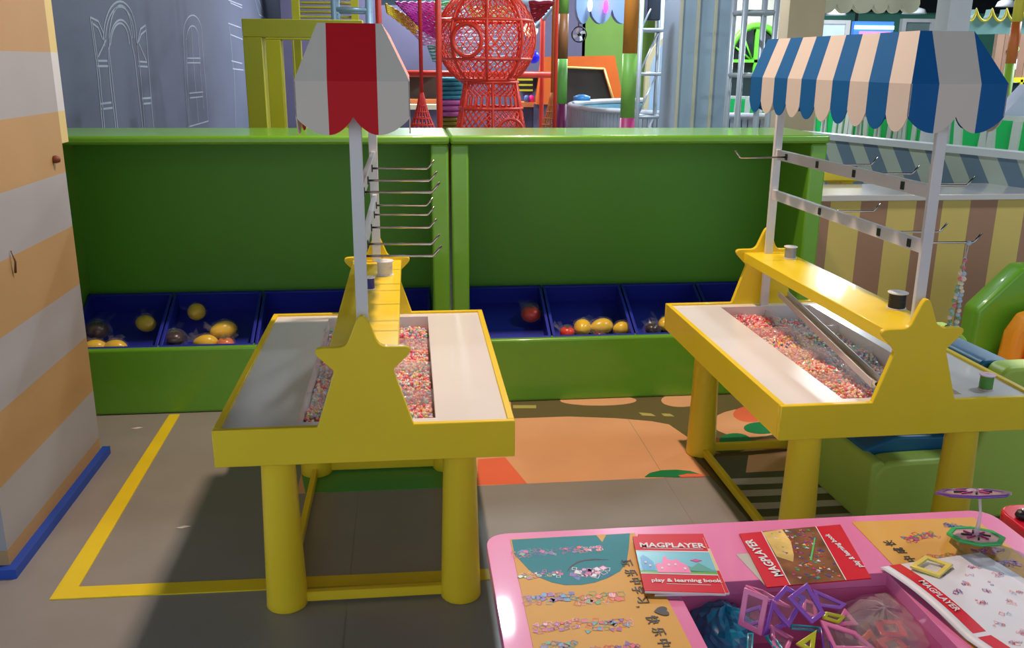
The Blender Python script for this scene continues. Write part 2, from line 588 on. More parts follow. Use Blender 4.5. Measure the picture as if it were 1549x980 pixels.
# ------------------------------------------------------------------ wrapped toy fruit
def fruit(u, v, kind, label, wrap=1.0, ang=0.0, s=1.0):
    # meet the sloping tray floor: z = 0.212 + (y-3.948)*0.444
    r = ray(u, v)
    k = 0.444; hgt = 0.035
    t = (0.22 + hgt - 3.948 * k - CH) / (r.z - k * r.y)
    p = Vector((0, 0, CH)) + r * t
    col_ = {'plum': (46, 22, 34), 'mango': (236, 196, 44), 'lemon': (244, 202, 30), 'tomato': (226, 50, 24), 'peach': (226, 120, 70), 'cherry': (120, 20, 26)}[kind]
    m = mat('fruit_' + kind, col_, 0.3, var=0.12, coat=0.4)
    name = {'plum': 'toy_plum', 'mango': 'toy_mango', 'lemon': 'toy_lemon', 'tomato': 'toy_tomato', 'peach': 'toy_peach', 'cherry': 'toy_cherry'}[kind]
    e = empty(name, p, ang, label=label, cat='toy fruit', group='wrapped toy fruit in the blue trays')
    R = 0.036 * s
    sx = {'mango': 1.35, 'lemon': 1.1, 'plum': 1.2}.get(kind, 1.0)
    prof = []
    for i in range(13):
        a = pi * i / 12
        rr = R * sin(a)
        zz = -R * cos(a)
        if kind in ('mango', 'lemon'):
            zz *= 1.0 + 0.12 * abs(cos(a)) ** 3
            rr *= 1 - 0.10 * cos(a)
        if kind in ('tomato', 'peach', 'plum', 'cherry') and i > 9:
            zz = R * 0.9 - (i - 9.6) * 0.003 * s
        prof.append((max(rr, 0.0) if 0 < i < 12 else 0.0, zz))
    mb = MB()
    if kind in ('mango', 'lemon'):
        mb.lathe([(r_, z * sx) for r_, z in prof], 18, axis='x')
    else:
        mb.lathe([(r_ * (1.08), z * 0.92) for r_, z in prof], 18, axis='z')
    mb.build('fruit_body', m, e)
    if kind in ('tomato', 'peach', 'plum', 'cherry'):
        g = MB()
        for q in range(5):
            a = 2 * pi * q / 5
            g.slab([(0, 0, R * 0.86), (0.010 * s * cos(a - .35), 0.010 * s * sin(a - .35), R * 0.88), (0.019 * s * cos(a), 0.019 * s * sin(a), R * 0.86), (0.010 * s * cos(a + .35), 0.010 * s * sin(a + .35), R * 0.88)], (0, 0, 0.0015))
        g.tube([(0, 0, R * 0.8), (0.002, 0, R * 1.12)], 0.002, 6)
        g.build('stalk', mat('stalk_green', (70, 100, 40), 0.6), e)
    # crumpled wrapper with a twisted tail
    rnd = random.Random(int(u * 13 + v))
    mb = MB(); seg = 14
    vs = []; fs = []
    for i in range(9):
        a = pi * i / 8
        for k2 in range(seg):
            b = 2 * pi * k2 / seg
            q = 1.13 + rnd.uniform(-0.03, 0.16)
            vs.append((R * q * sin(a) * cos(b) * max(sx, 1.05), R * q * sin(a) * sin(b), max(-R * 1.0, -R * q * cos(a))))
    for i in range(8):
        for k2 in range(seg):
            l = (k2 + 1) % seg
            fs.append((i * seg + k2, i * seg + l, (i + 1) * seg + l, (i + 1) * seg + k2))
    mb.add(vs, fs)
    t0 = rnd.uniform(0.3, 2.6)
    for q in range(4):
        a = t0 + q * 0.35
        mb.add([(R * 1.05 * cos(a), R * 1.05 * sin(a), R * 0.4), (R * 2.0 * cos(a - .12), R * 2.0 * sin(a - .12), R * (0.6 + rnd.random())), (R * 2.1 * cos(a + .2), R * 2.1 * sin(a + .2), R * (0.4 + rnd.random())), (R * 1.1 * cos(a + .4), R * 1.1 * sin(a + .4), R * 0.3)], [(0, 1, 2, 3)])
    mb.build('film_wrapper', FILM, e)
    return e


fruit(147, 500, 'plum', 'dark plum in the tray against the striped pillar', s=1.25)
fruit(220, 489, 'mango', 'mango lying alone on the right side of the leftmost tray', ang=-0.7, s=1.05)
fruit(143, 526, 'mango', 'mango at the front edge, cut off by the striped pillar', ang=0.1)
fruit(174, 526, 'mango', 'mango at the front of the leftmost tray, below the dark plum', ang=-0.1)
fruit(297, 472, 'lemon', 'round lemon lying alone at the middle of the second tray', ang=1.4, s=1.1)
fruit(264, 513, 'plum', 'dark plum at the front left corner of the second tray', s=1.15)
fruit(338, 499, 'mango', 'long mango leaning up right in the second tray', ang=0.6, s=1.15)
fruit(311, 518, 'mango', 'orange yellow mango at the front of the second tray', ang=0.1)
fruit(341, 521, 'peach', 'red peach at the front of the second tray')
fruit(803, 475, 'tomato', 'red tomato lying alone in its blue tray', s=1.2)
fruit(858, 503, 'tomato', 'small red tomato at the left end of the fruit row', s=0.9)
fruit(881, 496, 'lemon', 'tall yellow lemon second in the fruit row', ang=1.3, s=1.15)
fruit(910, 494, 'mango', 'greenish yellow mango in the middle of the fruit row', ang=0.35, s=1.1)
fruit(907, 508, 'cherry', 'dark red plum in front of the greenish mango', s=0.7)
fruit(940, 497, 'lemon', 'yellow lemon at the right end of the fruit row', ang=0.2, s=0.95)
fruit(986, 498, 'plum', 'dark plum beside the corner of the right cart', s=0.85)
fruit(1007, 490, 'lemon', 'yellow lemon half hidden behind the corner of the right cart', ang=0.8, s=1.0)


# ================================================================== BEAD CARTS
HT = 0.58
TW, TD, AP = 0.3868, 0.563, 0.0956      # half width, half depth, apron height


def star_poly():
    R = [(0.1225, 0.0), (0.075, 0.150), (0.136, 0.208), (0.1, 0.213), (0.043, 0.213), (0.018, 0.262), (0.0, 0.292)]
    pts = [(-0.1225, 0.0)] + [(0.1225, 0.0), (0.074, 0.150), (0.137, 0.212), (0.042, 0.212), (0.0, 0.315), (-0.042, 0.212), (-0.137, 0.212), (-0.074, 0.150)]
    rad = [0, 0, 0.012, 0.020, 0.03, 0.018, 0.03, 0.020, 0.012]
    return roundpoly(pts, rad, 6)


def cart(x, y, rz, end_cols, side_cols, labels, hook_rows, hook_sign, dxr, name_group):
    c = empty('bead_cart', (x, y, 0), rz, label=labels, cat='bead cart', group=name_group)
    # rim and apron
    t = 0.018
    sp = [(px, 0.006 + pz) for px, pz in star_poly()]
    for n, s in (('apron_end', -1), ('apron_end', 1)):
        y0 = s * TD; off = (0, -s * t, 0)
        outline = [(-TW, HT - AP), (TW, HT - AP), (TW, HT + 0.006)] + [(p[0], HT + p[1]) for p in sp[1:]] + [(sp[0][0], HT + sp[0][1]), (-TW, HT + 0.006)]
        # keep the outline ordered: star from right base round to left base
        star = [(p[0], HT + p[1]) for p in sp]
        star = star[1:] + star[:1]
        outline = [(-TW, HT - AP), (TW, HT - AP), (TW, HT + 0.006)] + star + [(-TW, HT + 0.006)]
        MB().slab([(px, y0, pz) for px, pz in outline], off).build('star_end_panel', YEL, c, 0.002, 1)
    for s in (-1, 1):
        MB().box((s * TW, -TD + t, HT - AP), (s * (TW - t), TD - t, HT + 0.006)).build('apron_side', YEL, c, 0.0015, 1)
    # white top in two boards and two end strips round the bead well
    HX, HY, z0, z1 = 0.181, 0.505, HT - 0.012, HT - 0.001
    for s in (-1, 1):
        MB().box((s * HX, -TD + t, z0), (s * (TW - t), TD - t, z1)).build('tabletop_board', WHT, c)
        MB().box((-HX, s * HY, z0), (HX, s * (TD - t), z1)).build('tabletop_strip', WHT, c)
    # well
    w_ = MB()
    zb = HT - 0.09
    w_.box((-HX, -HY, zb), (HX, HY, zb + 0.006))
    for s in (-1, 1):
        w_.box((s * HX, -HY, zb), (s * (HX + 0.006), HY, z0))
        w_.box((-HX, s * HY, zb), (HX, s * (HY + 0.006), z0))
    w_.build('bead_well', WHT, c)
    for k in range(-1, 2):
        MB().box((-HX, k * 0.255 - 0.0015, zb + 0.006), (HX, k * 0.255 + 0.0015, HT - 0.012)).build('divider', GLASS, c)
    MB().box((-0.0015, -HY, zb + 0.006), (0.0015, HY, HT - 0.016)).build('divider', GLASS, c)
    # legs and stretchers
    for sx in (-1, 1):
        for sy in (-1, 1):
            MB().lathe([(0.0, 0), (0.055, 0), (0.058, 0.004), (0.057, 0.02), (0.045, 0.47), (0.045, HT - AP + 0.01)], 32, (sx * 0.247, sy * 0.437, 0)).build('leg', YEL, c)
    for s in (-1, 1):
        MB().box((-0.21, s * 0.437 - 0.010, 0.008), (0.21, s * 0.437 + 0.010, 0.038)).build('stretcher', YEL, c, 0.002, 1)
        if s > 0 and x > 1: continue
        MB().box((s * 0.247 - 0.010, -0.40, 0.008), (s * 0.247 + 0.010, 0.40, 0.038)).build('stretcher', YEL, c, 0.002, 1)
    # shelf between the stars
    MB().box((-0.088, -TD + t, HT + 0.168), (0.088, TD - t, HT + 0.206)).build('shelf', YEL, c, 0.002, 1)
    # canopy posts and rails
    for s in (-1, 1):
        MB().box((-0.015, s * 0.544 - 0.015 * s, HT - 0.005), (0.015, s * 0.544 - 0.045 * s + 0.015 * s, HT + 0.96)).build('canopy_post', POST, c, 0.0015, 1)
    for z in (0.584, 0.434):
        MB().box((-0.008, -0.515, HT + z - 0.018), (0.008, 0.515, HT + z + 0.018)).build('rail', POST, c, 0.001, 1)
    # hooks
    for (hy, hz, sg, chl) in hook_rows:
        h = MB().tube([(0.0, hy, HT + hz), (0.180 * sg, hy, HT + hz - 0.002), (0.186 * sg, hy, HT + hz + 0.001), (0.204 * sg, hy, HT + hz + 0.024)], 0.0032, 8).build('hook', CHROME, c)
        MB().box((-0.0115, hy - 0.008, HT + hz - 0.011), (0.0115, hy + 0.008, HT + hz + 0.011)).build('clip', mat('clip_dark', (44, 50, 44), 0.4), h)
    # canopy
    cp = MB()
    zr, zf, zn, zp = HT + 0.993, HT + 0.864, HT + 0.784, HT + 0.742
    yf0, yf1, yr0, yr1 = -0.577, 0.500, -0.525, 0.462
    xf, xr = 0.132, 0.074
    T = 0.003
    can = MB().box((-xr + dxr, yr0, zr - 0.004), (xr + dxr, yr1, zr - 0.0005)).build('canopy', side_cols[1], c)
    N = 10

    def lobe(a, b, n=8, depth=None, p0=0.0, p1=1.0):
        d = zn - zp if depth is None else depth
        r_ = []
        for k in range(n + 1):
            q = p0 + (p1 - p0) * k / n
            r_.append((a + (b - a) * k / n, zn - d * max(0.0, sin(pi * q)) ** 0.7))
        return r_
    for s in (-1, 1):
        for i in range(N):
            m_ = side_cols[0] if (N - 1 - i) % 2 == 0 else side_cols[1]
            f0, f1 = yf0 + (yf1 - yf0) * i / N, yf0 + (yf1 - yf0) * (i + 1) / N
            r0, r1 = yr0 + (yr1 - yr0) * i / N, yr0 + (yr1 - yr0) * (i + 1) / N
            st = MB()
            st.slab([(s * xf, f0, zf), (s * xf, f1, zf), (s * xr + dxr, r1, zr), (s * xr + dxr, r0, zr)], (-s * T * 0.8, 0, -T * 0.5))
            lb = lobe(f0, f1)
            st.slab([(s * xf, f0, zf)] + [(s * xf, yy, zz) for yy, zz in lb] + [(s * xf, f1, zf)], (-s * T, 0, 0))
            st.build('side_stripe', m_, can)
    for e, (yf, yr) in enumerate(((yf0, yr0), (yf1, yr1))):
        sgn = -1 if e == 0 else 1
        bx = [-xf, -0.057, 0.057, xf]
        brx = [-xr + dxr, -0.057 + dxr * 0.3, 0.057 + dxr * 0.3, xr + dxr]
        for i in range(3):
            st = MB()
            st.slab([(bx[i], yf, zf), (bx[i + 1], yf, zf), (brx[i + 1], yr, zr), (brx[i], yr, zr)], (0, -sgn * T * 0.8, -T * 0.5))
            # two lobes, lowest where the stripes meet
            pts = []
            n = 14
            for k in range(n + 1):
                xx = bx[i] + (bx[i + 1] - bx[i]) * k / n
                ax = abs(xx)
                if ax <= 0.057:
                    q = 0.5 * ax / 0.057
                else:
                    q = 0.5 + 0.5 * (ax - 0.057) / (xf - 0.057)
                pts.append((xx, zn - (zn - zp) * max(0.0, sin(pi * q)) ** 0.8))
            st.slab([(bx[i], yf, zf)] + [(xx, yf, zz) for xx, zz in pts] + [(bx[i + 1], yf, zf)], (0, -sgn * T, 0))
            st.build('end_stripe', end_cols[i], can)
    return c


hooksL = [(0.28, 0.585, 1, 0), (-0.02, 0.585, 1, 0), (-0.33, 0.585, 1, 0), (0.40, 0.43, 1, 0), (0.18, 0.43, 1, 0), (-0.06, 0.43, 1, 0), (-0.32, 0.43, 1, 0), (-0.47, 0.43, 1, 0)]
hooksL = [(y_, z_, s_, 0) for (y_, z_, s_, _) in [(0.146, 0.585, 1, 0), (-0.16, 0.585, 1, 0), (-0.40, 0.585, 1, 0), (0.40, 0.43, 1, 0), (0.20, 0.43, 1, 0), (-0.04, 0.43, 1, 0), (-0.30, 0.43, 1, 0), (-0.46, 0.43, 1, 0)]]
hooksR = [(0.414, 0.584, -1, 0), (0.16, 0.584, 1, 0), (-0.098, 0.584, 1, 0), (-0.383, 0.584, 1, 0), (0.108, 0.434, 1, 0), (-0.285, 0.434, 1, 0), (-0.452, 0.434, 1, 0)]
LX, LY, LR = -0.118, 2.784, -0.0039
RX, RY, RR = 1.387, 2.820, 0.0111
cartL = cart(LX, LY, LR, [CRM, RED, CRM], [RED, CRM], 'yellow bead cart whose canopy end is cream and red, left of the two', hooksL, 1, -0.004, 'yellow star ended bead carts')
cartR = cart(RX, RY, RR, [BLU, CRM, BLU], [BLU, CRM], 'yellow bead cart under a blue and cream striped canopy, right of the two', hooksR, 1, -0.022, 'yellow star ended bead carts')


def cpt(cx, cy, cr, x, y, z):
    return (cx + cos(cr) * x - sin(cr) * y, cy + sin(cr) * x + cos(cr) * y, z)


def toL(x, y, z): return cpt(LX, LY, LR, x, y, z)
def toR(x, y, z): return cpt(RX, RY, RR, x, y, z)


# loose beads: nobody could count them
BEADC = [(250, 150, 165), (252, 200, 200), (248, 110, 130), (252, 220, 190), (252, 244, 225), (170, 216, 242), (150, 215, 190), (248, 248, 248), (252, 236, 150), (206, 190, 236), (248, 175, 130), (100, 130, 190)]
BEADM = [mat('bead_%d' % i, c, 0.25, var=0.02, coat=0.3) for i, c in enumerate(BEADC)]


def beads(cx, cy, cr, label, seed, wts_fn):
    rnd = random.Random(seed)
    t_ = (1 + 5 ** .5) / 2
    oct_v = [(1, 0, 0), (-1, 0, 0), (0, 1, 0), (0, -1, 0), (0, 0, 1), (0, 0, -1)]
    # bead: squat cuboctahedron-like ring
    bv = [(cos(2 * pi * k / 6), sin(2 * pi * k / 6), 0) for k in range(6)] + [(0.55 * cos(2 * pi * k / 6), 0.55 * sin(2 * pi * k / 6), 0.75) for k in range(6)] + [(0.55 * cos(2 * pi * k / 6), 0.55 * sin(2 * pi * k / 6), -0.75) for k in range(6)]
    bf = []
    for k in range(6):
        l = (k + 1) % 6
        bf += [(k, l, 6 + l, 6 + k), (12 + k, 12 + l, l, k)]
    bf += [tuple(range(6, 12)), tuple(range(17, 11, -1))]
    mb = MB()
    mb.box((-0.178, -0.5, HT - 0.083), (0.178, 0.5, HT - 0.062), 1)
    for i in range(7800):
        x = rnd.uniform(-0.174, 0.174); y = rnd.uniform(-0.498, 0.498)
        if abs(x) < 0.006 or min(abs(y - k * 0.255) for k in (-1, 0, 1)) < 0.007:
            continue
        h = 0.010 * sin(9 * y + 2.0 * seed) * cos(14 * x + 1.3) + 0.006 * sin(31 * y + 5 * x)
        z = HT - 0.052 + h + rnd.uniform(-0.008, 0.007)
        s = rnd.choice((0.0042, 0.005, 0.0058))
        M = Matrix.Rotation(rnd.uniform(0, pi), 3, 'X') @ Matrix.Rotation(rnd.uniform(0, pi), 3, 'Y')
        ci = wts_fn(x, y, rnd)
        mb.add([tuple(Vector((x, y, z)) + M @ Vector(v) * s) for v in bv], bf, ci, False)
    o = mb.build('beads', BEADM)
    o.location = (cx, cy, 0); o.rotation_euler = (0, 0, cr)
    tag(o, label, 'beads', None, 'stuff')
    return o


def wr(x, y, rnd):
    k = int((y + 0.5) / 0.255) * 2 + (1 if x > 0 else 0)
    pal = [[0, 1, 0, 3, 4, 1, 8], [5, 9, 7, 6, 5, 1, 4], [0, 1, 2, 10, 1, 3, 8, 4], [6, 5, 7, 1, 9, 4, 5], [1, 3, 4, 0, 1, 10, 8], [4, 8, 5, 7, 6, 9, 0], [2, 0, 1, 10, 2, 3], [6, 0, 1, 4, 9, 5]][k % 8]
    return rnd.choice(pal) if rnd.random() < 0.8 else rnd.randrange(12)


def wlf(x, y, rnd):
    return rnd.choice([0, 1, 2, 3, 4, 5, 6, 7, 8, 9, 10, 0, 1, 1, 5, 4, 2])


beads(LX, LY, LR, 'loose pastel beads filling the well of the left cart', 3, wlf)
beads(RX, RY, RR, 'loose pastel beads filling the well of the right cart', 5, wr)

# aluminium channel lying across the bead well of the right cart
A = Vector(toR(0.064, 0.497, HT + 0.048)); B = Vector(toR(-0.060, -0.470, HT + 0.026))
ax = (B - A).normalized(); sd = Vector((0, 0, 1)).cross(ax).normalized(); upv = ax.cross(sd)
ch = empty('metal_channel', A, 0, label='long thin aluminium channel lying aslant over the beads of the right cart', cat='metal bar')
L_ = (B - A).length
def cpoly(a, b, c_, d): return [sd * a + upv * b, sd * c_ + upv * b, sd * c_ + upv * d, sd * a + upv * d]
for n, q in (('channel_base', (-0.019, -0.010, 0.019, -0.007)), ('channel_flange', (-0.019, -0.007, -0.016, 0.012)), ('channel_flange', (0.016, -0.007, 0.019, 0.012))):
    MB().slab(cpoly(*q), ax * L_).build(n, mat('channel_metal', (205, 205, 206), 0.35, metal=0.15), ch)
MB().tube([ax * (L_ - 0.004) + upv * -0.001, ax * (L_ + 0.002) + upv * -0.001], 0.007, 12).build('bolt', BLACK, ch)


# spools of thread
def spool(p, r, h, core, label, top=(225, 225, 228), ang=0):
    s = empty('thread_spool', p, ang, label=label, cat='thread spool', group='spools of thread on the carts')
    tm = mat('spool_rim_%d' % top[0], top, 0.4)
    MB().lathe([(0, 0), (r * 1.12, 0), (r * 1.12, 0.003), (0, 0.003)], 24, smooth=False).build('flange', tm, s)
    MB().lathe([(0.0, h - 0.003), (r * 0.35, h - 0.003), (r * 1.18, h - 0.003), (r * 1.18, h), (r * 0.3, h), (r * 0.3, h - 0.001), (0, h - 0.001)], 24, smooth=False).build('flange', tm, s)
    pr = [(0, 0.003)]
    n = 18
    for i in range(n):
        z = 0.003 + (h - 0.006) * i / (n - 1)
        pr.append((r * (1.0 if i % 2 else 0.97), z))
    pr.append((0, h - 0.003))
    MB().lathe(pr, 24, smooth=False).build('thread', core, s)
    return s


sz = HT + 0.2065
spool(toR(0.045, 0.425, sz), 0.021, 0.045, mat('thread_silver', (150, 155, 172), 0.35, metal=0.3), 'silver thread spool at the far end of the right cart shelf')
spool(toR(0.062, -0.310, sz), 0.025, 0.050, mat('thread_black', (24, 22, 28), 0.4), 'black thread spool at the near end of the right cart shelf')
spool(toR(0.276, -0.472, HT), 0.019, 0.045, mat('thread_green', (74, 140, 50), 0.45), 'green thread spool standing on the white top of the right cart', top=(226, 190, 214))
spool(toL(0.035, 0.30, sz), 0.026, 0.050, mat('thread_white', (214, 206, 196), 0.4), 'pale thread spool on the left cart shelf, right of the front post')
spool(toL(-0.008, 0.10, sz), 0.015, 0.040, mat('thread_blue', (38, 36, 130), 0.4), 'dark blue thread spool on the left cart shelf')

# bead necklace hanging on the last hook of the right cart
nk = empty('bead_necklace', toR(0.165, -0.452, HT + 0.430), 0, label='bead necklace hanging from a hook at the near end of the right cart', cat='necklace')
rn = random.Random(4)
pth = []
for i in range(61):
    q = i / 60
    sq = max(0.0, sin(pi * q))
    zz = -0.245 * sq ** 0.55
    off_ = (-0.022 if q < 0.5 else 0.004) * sq ** 1.2
    pth.append(Vector((off_ + 0.003 * sin(i * 1.7), 0.004 * cos(pi * q) , zz + 0.001)))
MB().tube(pth, 0.0007, 5).build('string', mat('string_white', (225, 225, 225), 0.5), nk)
NB = [mat('neck_%d' % i, c, 0.25, coat=0.4, var=0.02) for i, c in enumerate([(170, 200, 225), (120, 170, 130), (235, 215, 200), (215, 120, 140), (225, 225, 200), (150, 190, 190)])]
meshes = []
for m_ in NB:
    o = MB().lathe([(0.0, -0.0055), (0.003, -0.005), (0.0056, -0.0015), (0.0056, 0.0015), (0.003, 0.005), (0.0, 0.0055)], 10).build('bead', m_, nk)
    meshes.append(o)
dist = 0; last = pth[0]; k = 0
spots = []
for i in range(1, len(pth)):
    seg = (pth[i] - last).length
    if seg > 0.0085:
        spots.append(pth[i]); last = pth[i]
for k, p_ in enumerate(spots):
    src = meshes[(k * 5 + int(rn.random() * 6)) % 6]
    if k < 6: o = meshes[k]
    else:
        o = src.copy(); COL.objects.link(o)
    o.parent = nk
    o.location = p_
    s_ = 1.0 + 0.35 * rn.random()
    o.scale = (s_, s_, s_)


# ================================================================== PINK TABLE
TZ = 0.5
PX0, PX1, PY0, PY1 = 0.150, 1.318, 0.90, 1.785
HX0, HX1, HY0, HY1 = 0.507, 0.948, 1.02, 1.548
pt = empty('play_table', (PX0, PY0, 0), label='glossy pink play table with a sunken toy compartment', cat='table')


def table_top(parent, x0, x1, y0, y1, hole, m, mi):
    """rounded slab round a rectangular hole; coordinates local to the parent"""
    R = 0.055
    out = roundpoly([(x0, y0), (x1, y0), (x1, y1), (x0, y1)], R, 8)
    mb = MB()
    if hole is None:
        mb.slab([(a, b, TZ - 0.03) for a, b in out], (0, 0, 0.03))
        mb.build('tabletop', m, parent, 0.006, 3)
    else:
        a0, a1, b0, b1 = hole
        # quads between the rounded outline and the hole, joined into one slab
        n = len(out)
        cx_, cy_ = (a0 + a1) / 2, (b0 + b1) / 2
        def clampp(p):
            return (min(max(p[0], a0), a1), min(max(p[1], b0), b1))
        keyed = []
        bm = bmesh.new()
        inner = [(a0, b0), (a1, b0), (a1, b1), (a0, b1)]
        vo = [bm.verts.new((p[0], p[1], TZ)) for p in out]
        vi = [bm.verts.new((p[0], p[1], TZ)) for p in inner]
        eo = [bm.edges.new((vo[i], vo[(i + 1) % n])) for i in range(n)]
        ei = [bm.edges.new((vi[i], vi[(i + 1) % 4])) for i in range(4)]
        bmesh.ops.triangle_fill(bm, edges=eo + ei, use_beauty=True)
        ex = bmesh.ops.extrude_face_region(bm, geom=bm.faces[:])
        for v_ in [g for g in ex['geom'] if isinstance(g, bmesh.types.BMVert)]:
            v_.co.z -= 0.03
        bmesh.ops.recalc_face_normals(bm, faces=bm.faces[:])
        me = bpy.data.meshes.new('tabletop'); bm.to_mesh(me); bm.free()
        me.materials.append(m)
        o = bpy.data.objects.new('tabletop', me); COL.objects.link(o); o.parent = parent
        b_ = o.modifiers.new('bevel', 'BEVEL'); b_.width = 0.005; b_.segments = 3; b_.limit_method = 'ANGLE'; b_.angle_limit = 0.9
        w_ = MB(); zb = TZ - 0.155; t = 0.012
        w_.box((a0 - t, b0 - t, zb), (a1 + t, b1 + t, zb + 0.008))
        w_.box((a0 - t, b0 - t, zb), (a0, b1 + t, TZ - 0.03)).box((a1, b0 - t, zb), (a1 + t, b1 + t, TZ - 0.03))
        w_.box((a0, b0 - t, zb), (a1, b0, TZ - 0.03)).box((a0, b1, zb), (a1, b1 + t, TZ - 0.03))
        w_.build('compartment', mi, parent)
    for sx in (x0 + 0.07, x1 - 0.07):
        for sy in (y0 + 0.07, y1 - 0.07):
            MB().lathe([(0.0, 0), (0.03, 0), (0.026, TZ - 0.03)], 20, (sx, sy, 0)).build('leg', mi, parent)


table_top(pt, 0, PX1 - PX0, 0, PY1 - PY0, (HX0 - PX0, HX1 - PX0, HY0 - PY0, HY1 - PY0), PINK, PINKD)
REDT = mat('red_lacquer', (206, 24, 50), 0.2, coat=0.4, var=0.02)
rt = empty('play_table', (1.345, PY0 + 0.02, 0), label='glossy red play table, only its corner showing at the right', cat='table')
table_top(rt, 0, 1.0, 0, 0.885, None, REDT, REDT)

SHY = mat('sheet_yellow', (212, 164, 80), 0.45, spec=0.2, coat=0.25, var=0.05)
TEAL = mat('sheet_teal', (14, 128, 146), 0.45, spec=0.2, coat=0.25, var=0.03)
INK = mat('ink_black', (26, 28, 34), 0.5)
BRED = mat('cover_red', (206, 22, 48), 0.4, spec=0.2, coat=0.3, var=0.02)
PAPER = mat('paper_white', (222, 222, 230), 0.5, var=0.02)
FIGC = [mat('fig_%d' % i, c, 0.35, var=0.02) for i, c in enumerate([(190, 50, 140), (60, 80, 180), (220, 60, 60), (70, 160, 110), (230, 170, 200), (120, 70, 160), (240, 210, 120), (210, 225, 235), (230, 120, 60), (60, 150, 190)])]


class Sheet:
    """a flat printed thing lying on the table: corner order tl, tr, br, bl"""

    def __init__(s, name, tl, tr, br, bl, z, th, m, label, cat, edge=None, group=None):
        s.P = [oz(*q, z + th) if len(q) == 2 else Vector(q) for q in (tl, tr, br, bl)]
        s.th = th
        s.o = MB().slab([p - s.P[0] for p in s.P], (0, 0, -th)).build(name, m)
        s.o.location = s.P[0]
        tag(s.o, label, cat, group)
        d = s.P[1] - s.P[0]
        s.ang = atan2(d.y, d.x)

    def at(s, a, b):
        p = s.P
        top = p[0].lerp(p[1], a); bot = p[3].lerp(p[2], a)
        return top.lerp(bot, b) - p[0]

    def st(s, u, v):
        """inverse: measured point to sheet coordinates"""
        q = oz(u, v, s.P[0].z)
        return q - s.P[0]

    def poly(s, name, ab, m, lvl=1):
        return MB().slab([s.at(*q) for q in ab], (0, 0, 0.0004 * lvl)).build(name, m, s.o)

    def upoly(s, name, uv, m, lvl=1):
        return MB().slab([s.st(*q) for q in uv], (0, 0, 0.0004 * lvl)).build(name, m, s.o)

    def text(s, body, a, b, size, m, rot=0.0, sx=1.0, bold=0.0, lvl=3, name='lettering'):
        p = s.at(a, b)
        return text_part(name, body, size, m, s.o, (p.x, p.y, p.z + 0.0004 * lvl), (0, 0, s.ang + rot), sx, bold)

    def utext(s, body, u, v, size, m, rot=0.0, bold=0.0, sx=1.0, name='lettering'):
        p = s.st(u, v)
        return text_part(name, body, size, m, s.o, (p.x, p.y, p.z + 0.0012), (0, 0, rot), sx, bold)

    def figure(s, u, v, L, Wd, ang, seed, pal, dense=12):
        """an illustration made of little outlined triangles and squares"""
        rnd = random.Random(seed)
        c = s.st(u, v)
        mb = MB()
        for k in range(dense):
            a_ = (k / (dense - 1) - 0.5) * L
            w = Wd * (0.35 + 0.65 * abs(sin(k * 1.1 + seed)))
            for sg in (-1, 1):
                q = Vector((a_ + rnd.uniform(-.1, .1) * L * .3, sg * w * rnd.uniform(0.1, 0.5)))
                n = rnd.choice((3, 4, 4))
                r_ = rnd.uniform(0.10, 0.20) * Wd + 0.0018
                a0 = rnd.uniform(0, 6)
                pts = []
                for j in range(n):
                    x = q.x + r_ * cos(a0 + 2 * pi * j / n); y = q.y + r_ * sin(a0 + 2 * pi * j / n)
                    pts.append(Vector((c.x + x * cos(ang) - y * sin(ang), c.y + x * sin(ang) + y * cos(ang), c.z + 0.0008)))
                ci = rnd.choice(pal)
                mb.strip(pts, 0.0017, 0, ci, closed=True)
                if rnd.random() < 0.45:
                    mb.slab([p - Vector((0, 0, 0.0003)) for p in pts], (0, 0, 0.0002), rnd.choice(pal))
        return mb.build('printed_figure', FIGC, s.o)


# left printed sheet under clear film
s1 = Sheet('printed_sheet', (0.202, 1.756, TZ + 0.0015), (0.476, 1.756, TZ + 0.0015), (0.480, 1.15, TZ + 0.0015), (0.200, 1.15, TZ + 0.0015), TZ, 0.0015, SHY,
           'teal and yellow sheet of toy building ideas, left end of the pink table', 'sheet')
s1.upoly('teal_field', [(774, 816.5), (850, 812), (902, 809.5), (911, 820), (917, 808.8), (953, 806.7), (951, 830), (948, 850), (938, 864), (920, 874), (900, 881), (880, 884.5), (855, 885), (835, 881), (815, 873), (800, 862), (778, 838)], TEAL, 1)
s1.upoly('ink_arc', [(857, 866), (862, 857), (872, 850), (885, 846.5), (900, 845.5), (921, 847), (900, 847.2), (885, 848.2), (873, 852), (864, 858)], INK, 2)
s1.figure(808, 836, 0.085, 0.035, 0.0, 1, [0, 3, 1, 2, 5]); s1.figure(880, 831, 0.085, 0.026, 0.0, 2, [4, 0, 8, 5, 2])
s1.figure(818, 869, 0.080, 0.026, 0.0, 3, [7, 0, 1, 6, 3]); s1.figure(893, 866, 0.070, 0.040, 0.0, 4, [0, 5, 1, 7, 4])
s1.figure(830, 905, 0.090, 0.035, 0.0, 5, [0, 1, 9, 5]); s1.figure(905, 905, 0.090, 0.042, 0.1, 6, [8, 2, 4, 3])
s1.figure(843, 947, 0.085, 0.030, 0.2, 7, [0, 2, 5, 4]); s1.figure(920, 944, 0.080, 0.040, 0.0, 8, [5, 3, 4, 2, 9])
s1.figure(848, 979, 0.06, 0.03, 0.0, 9, [3, 9, 5]); s1.figure(930, 982, 0.08, 0.03, 0.0, 10, [0, 2, 1, 5])
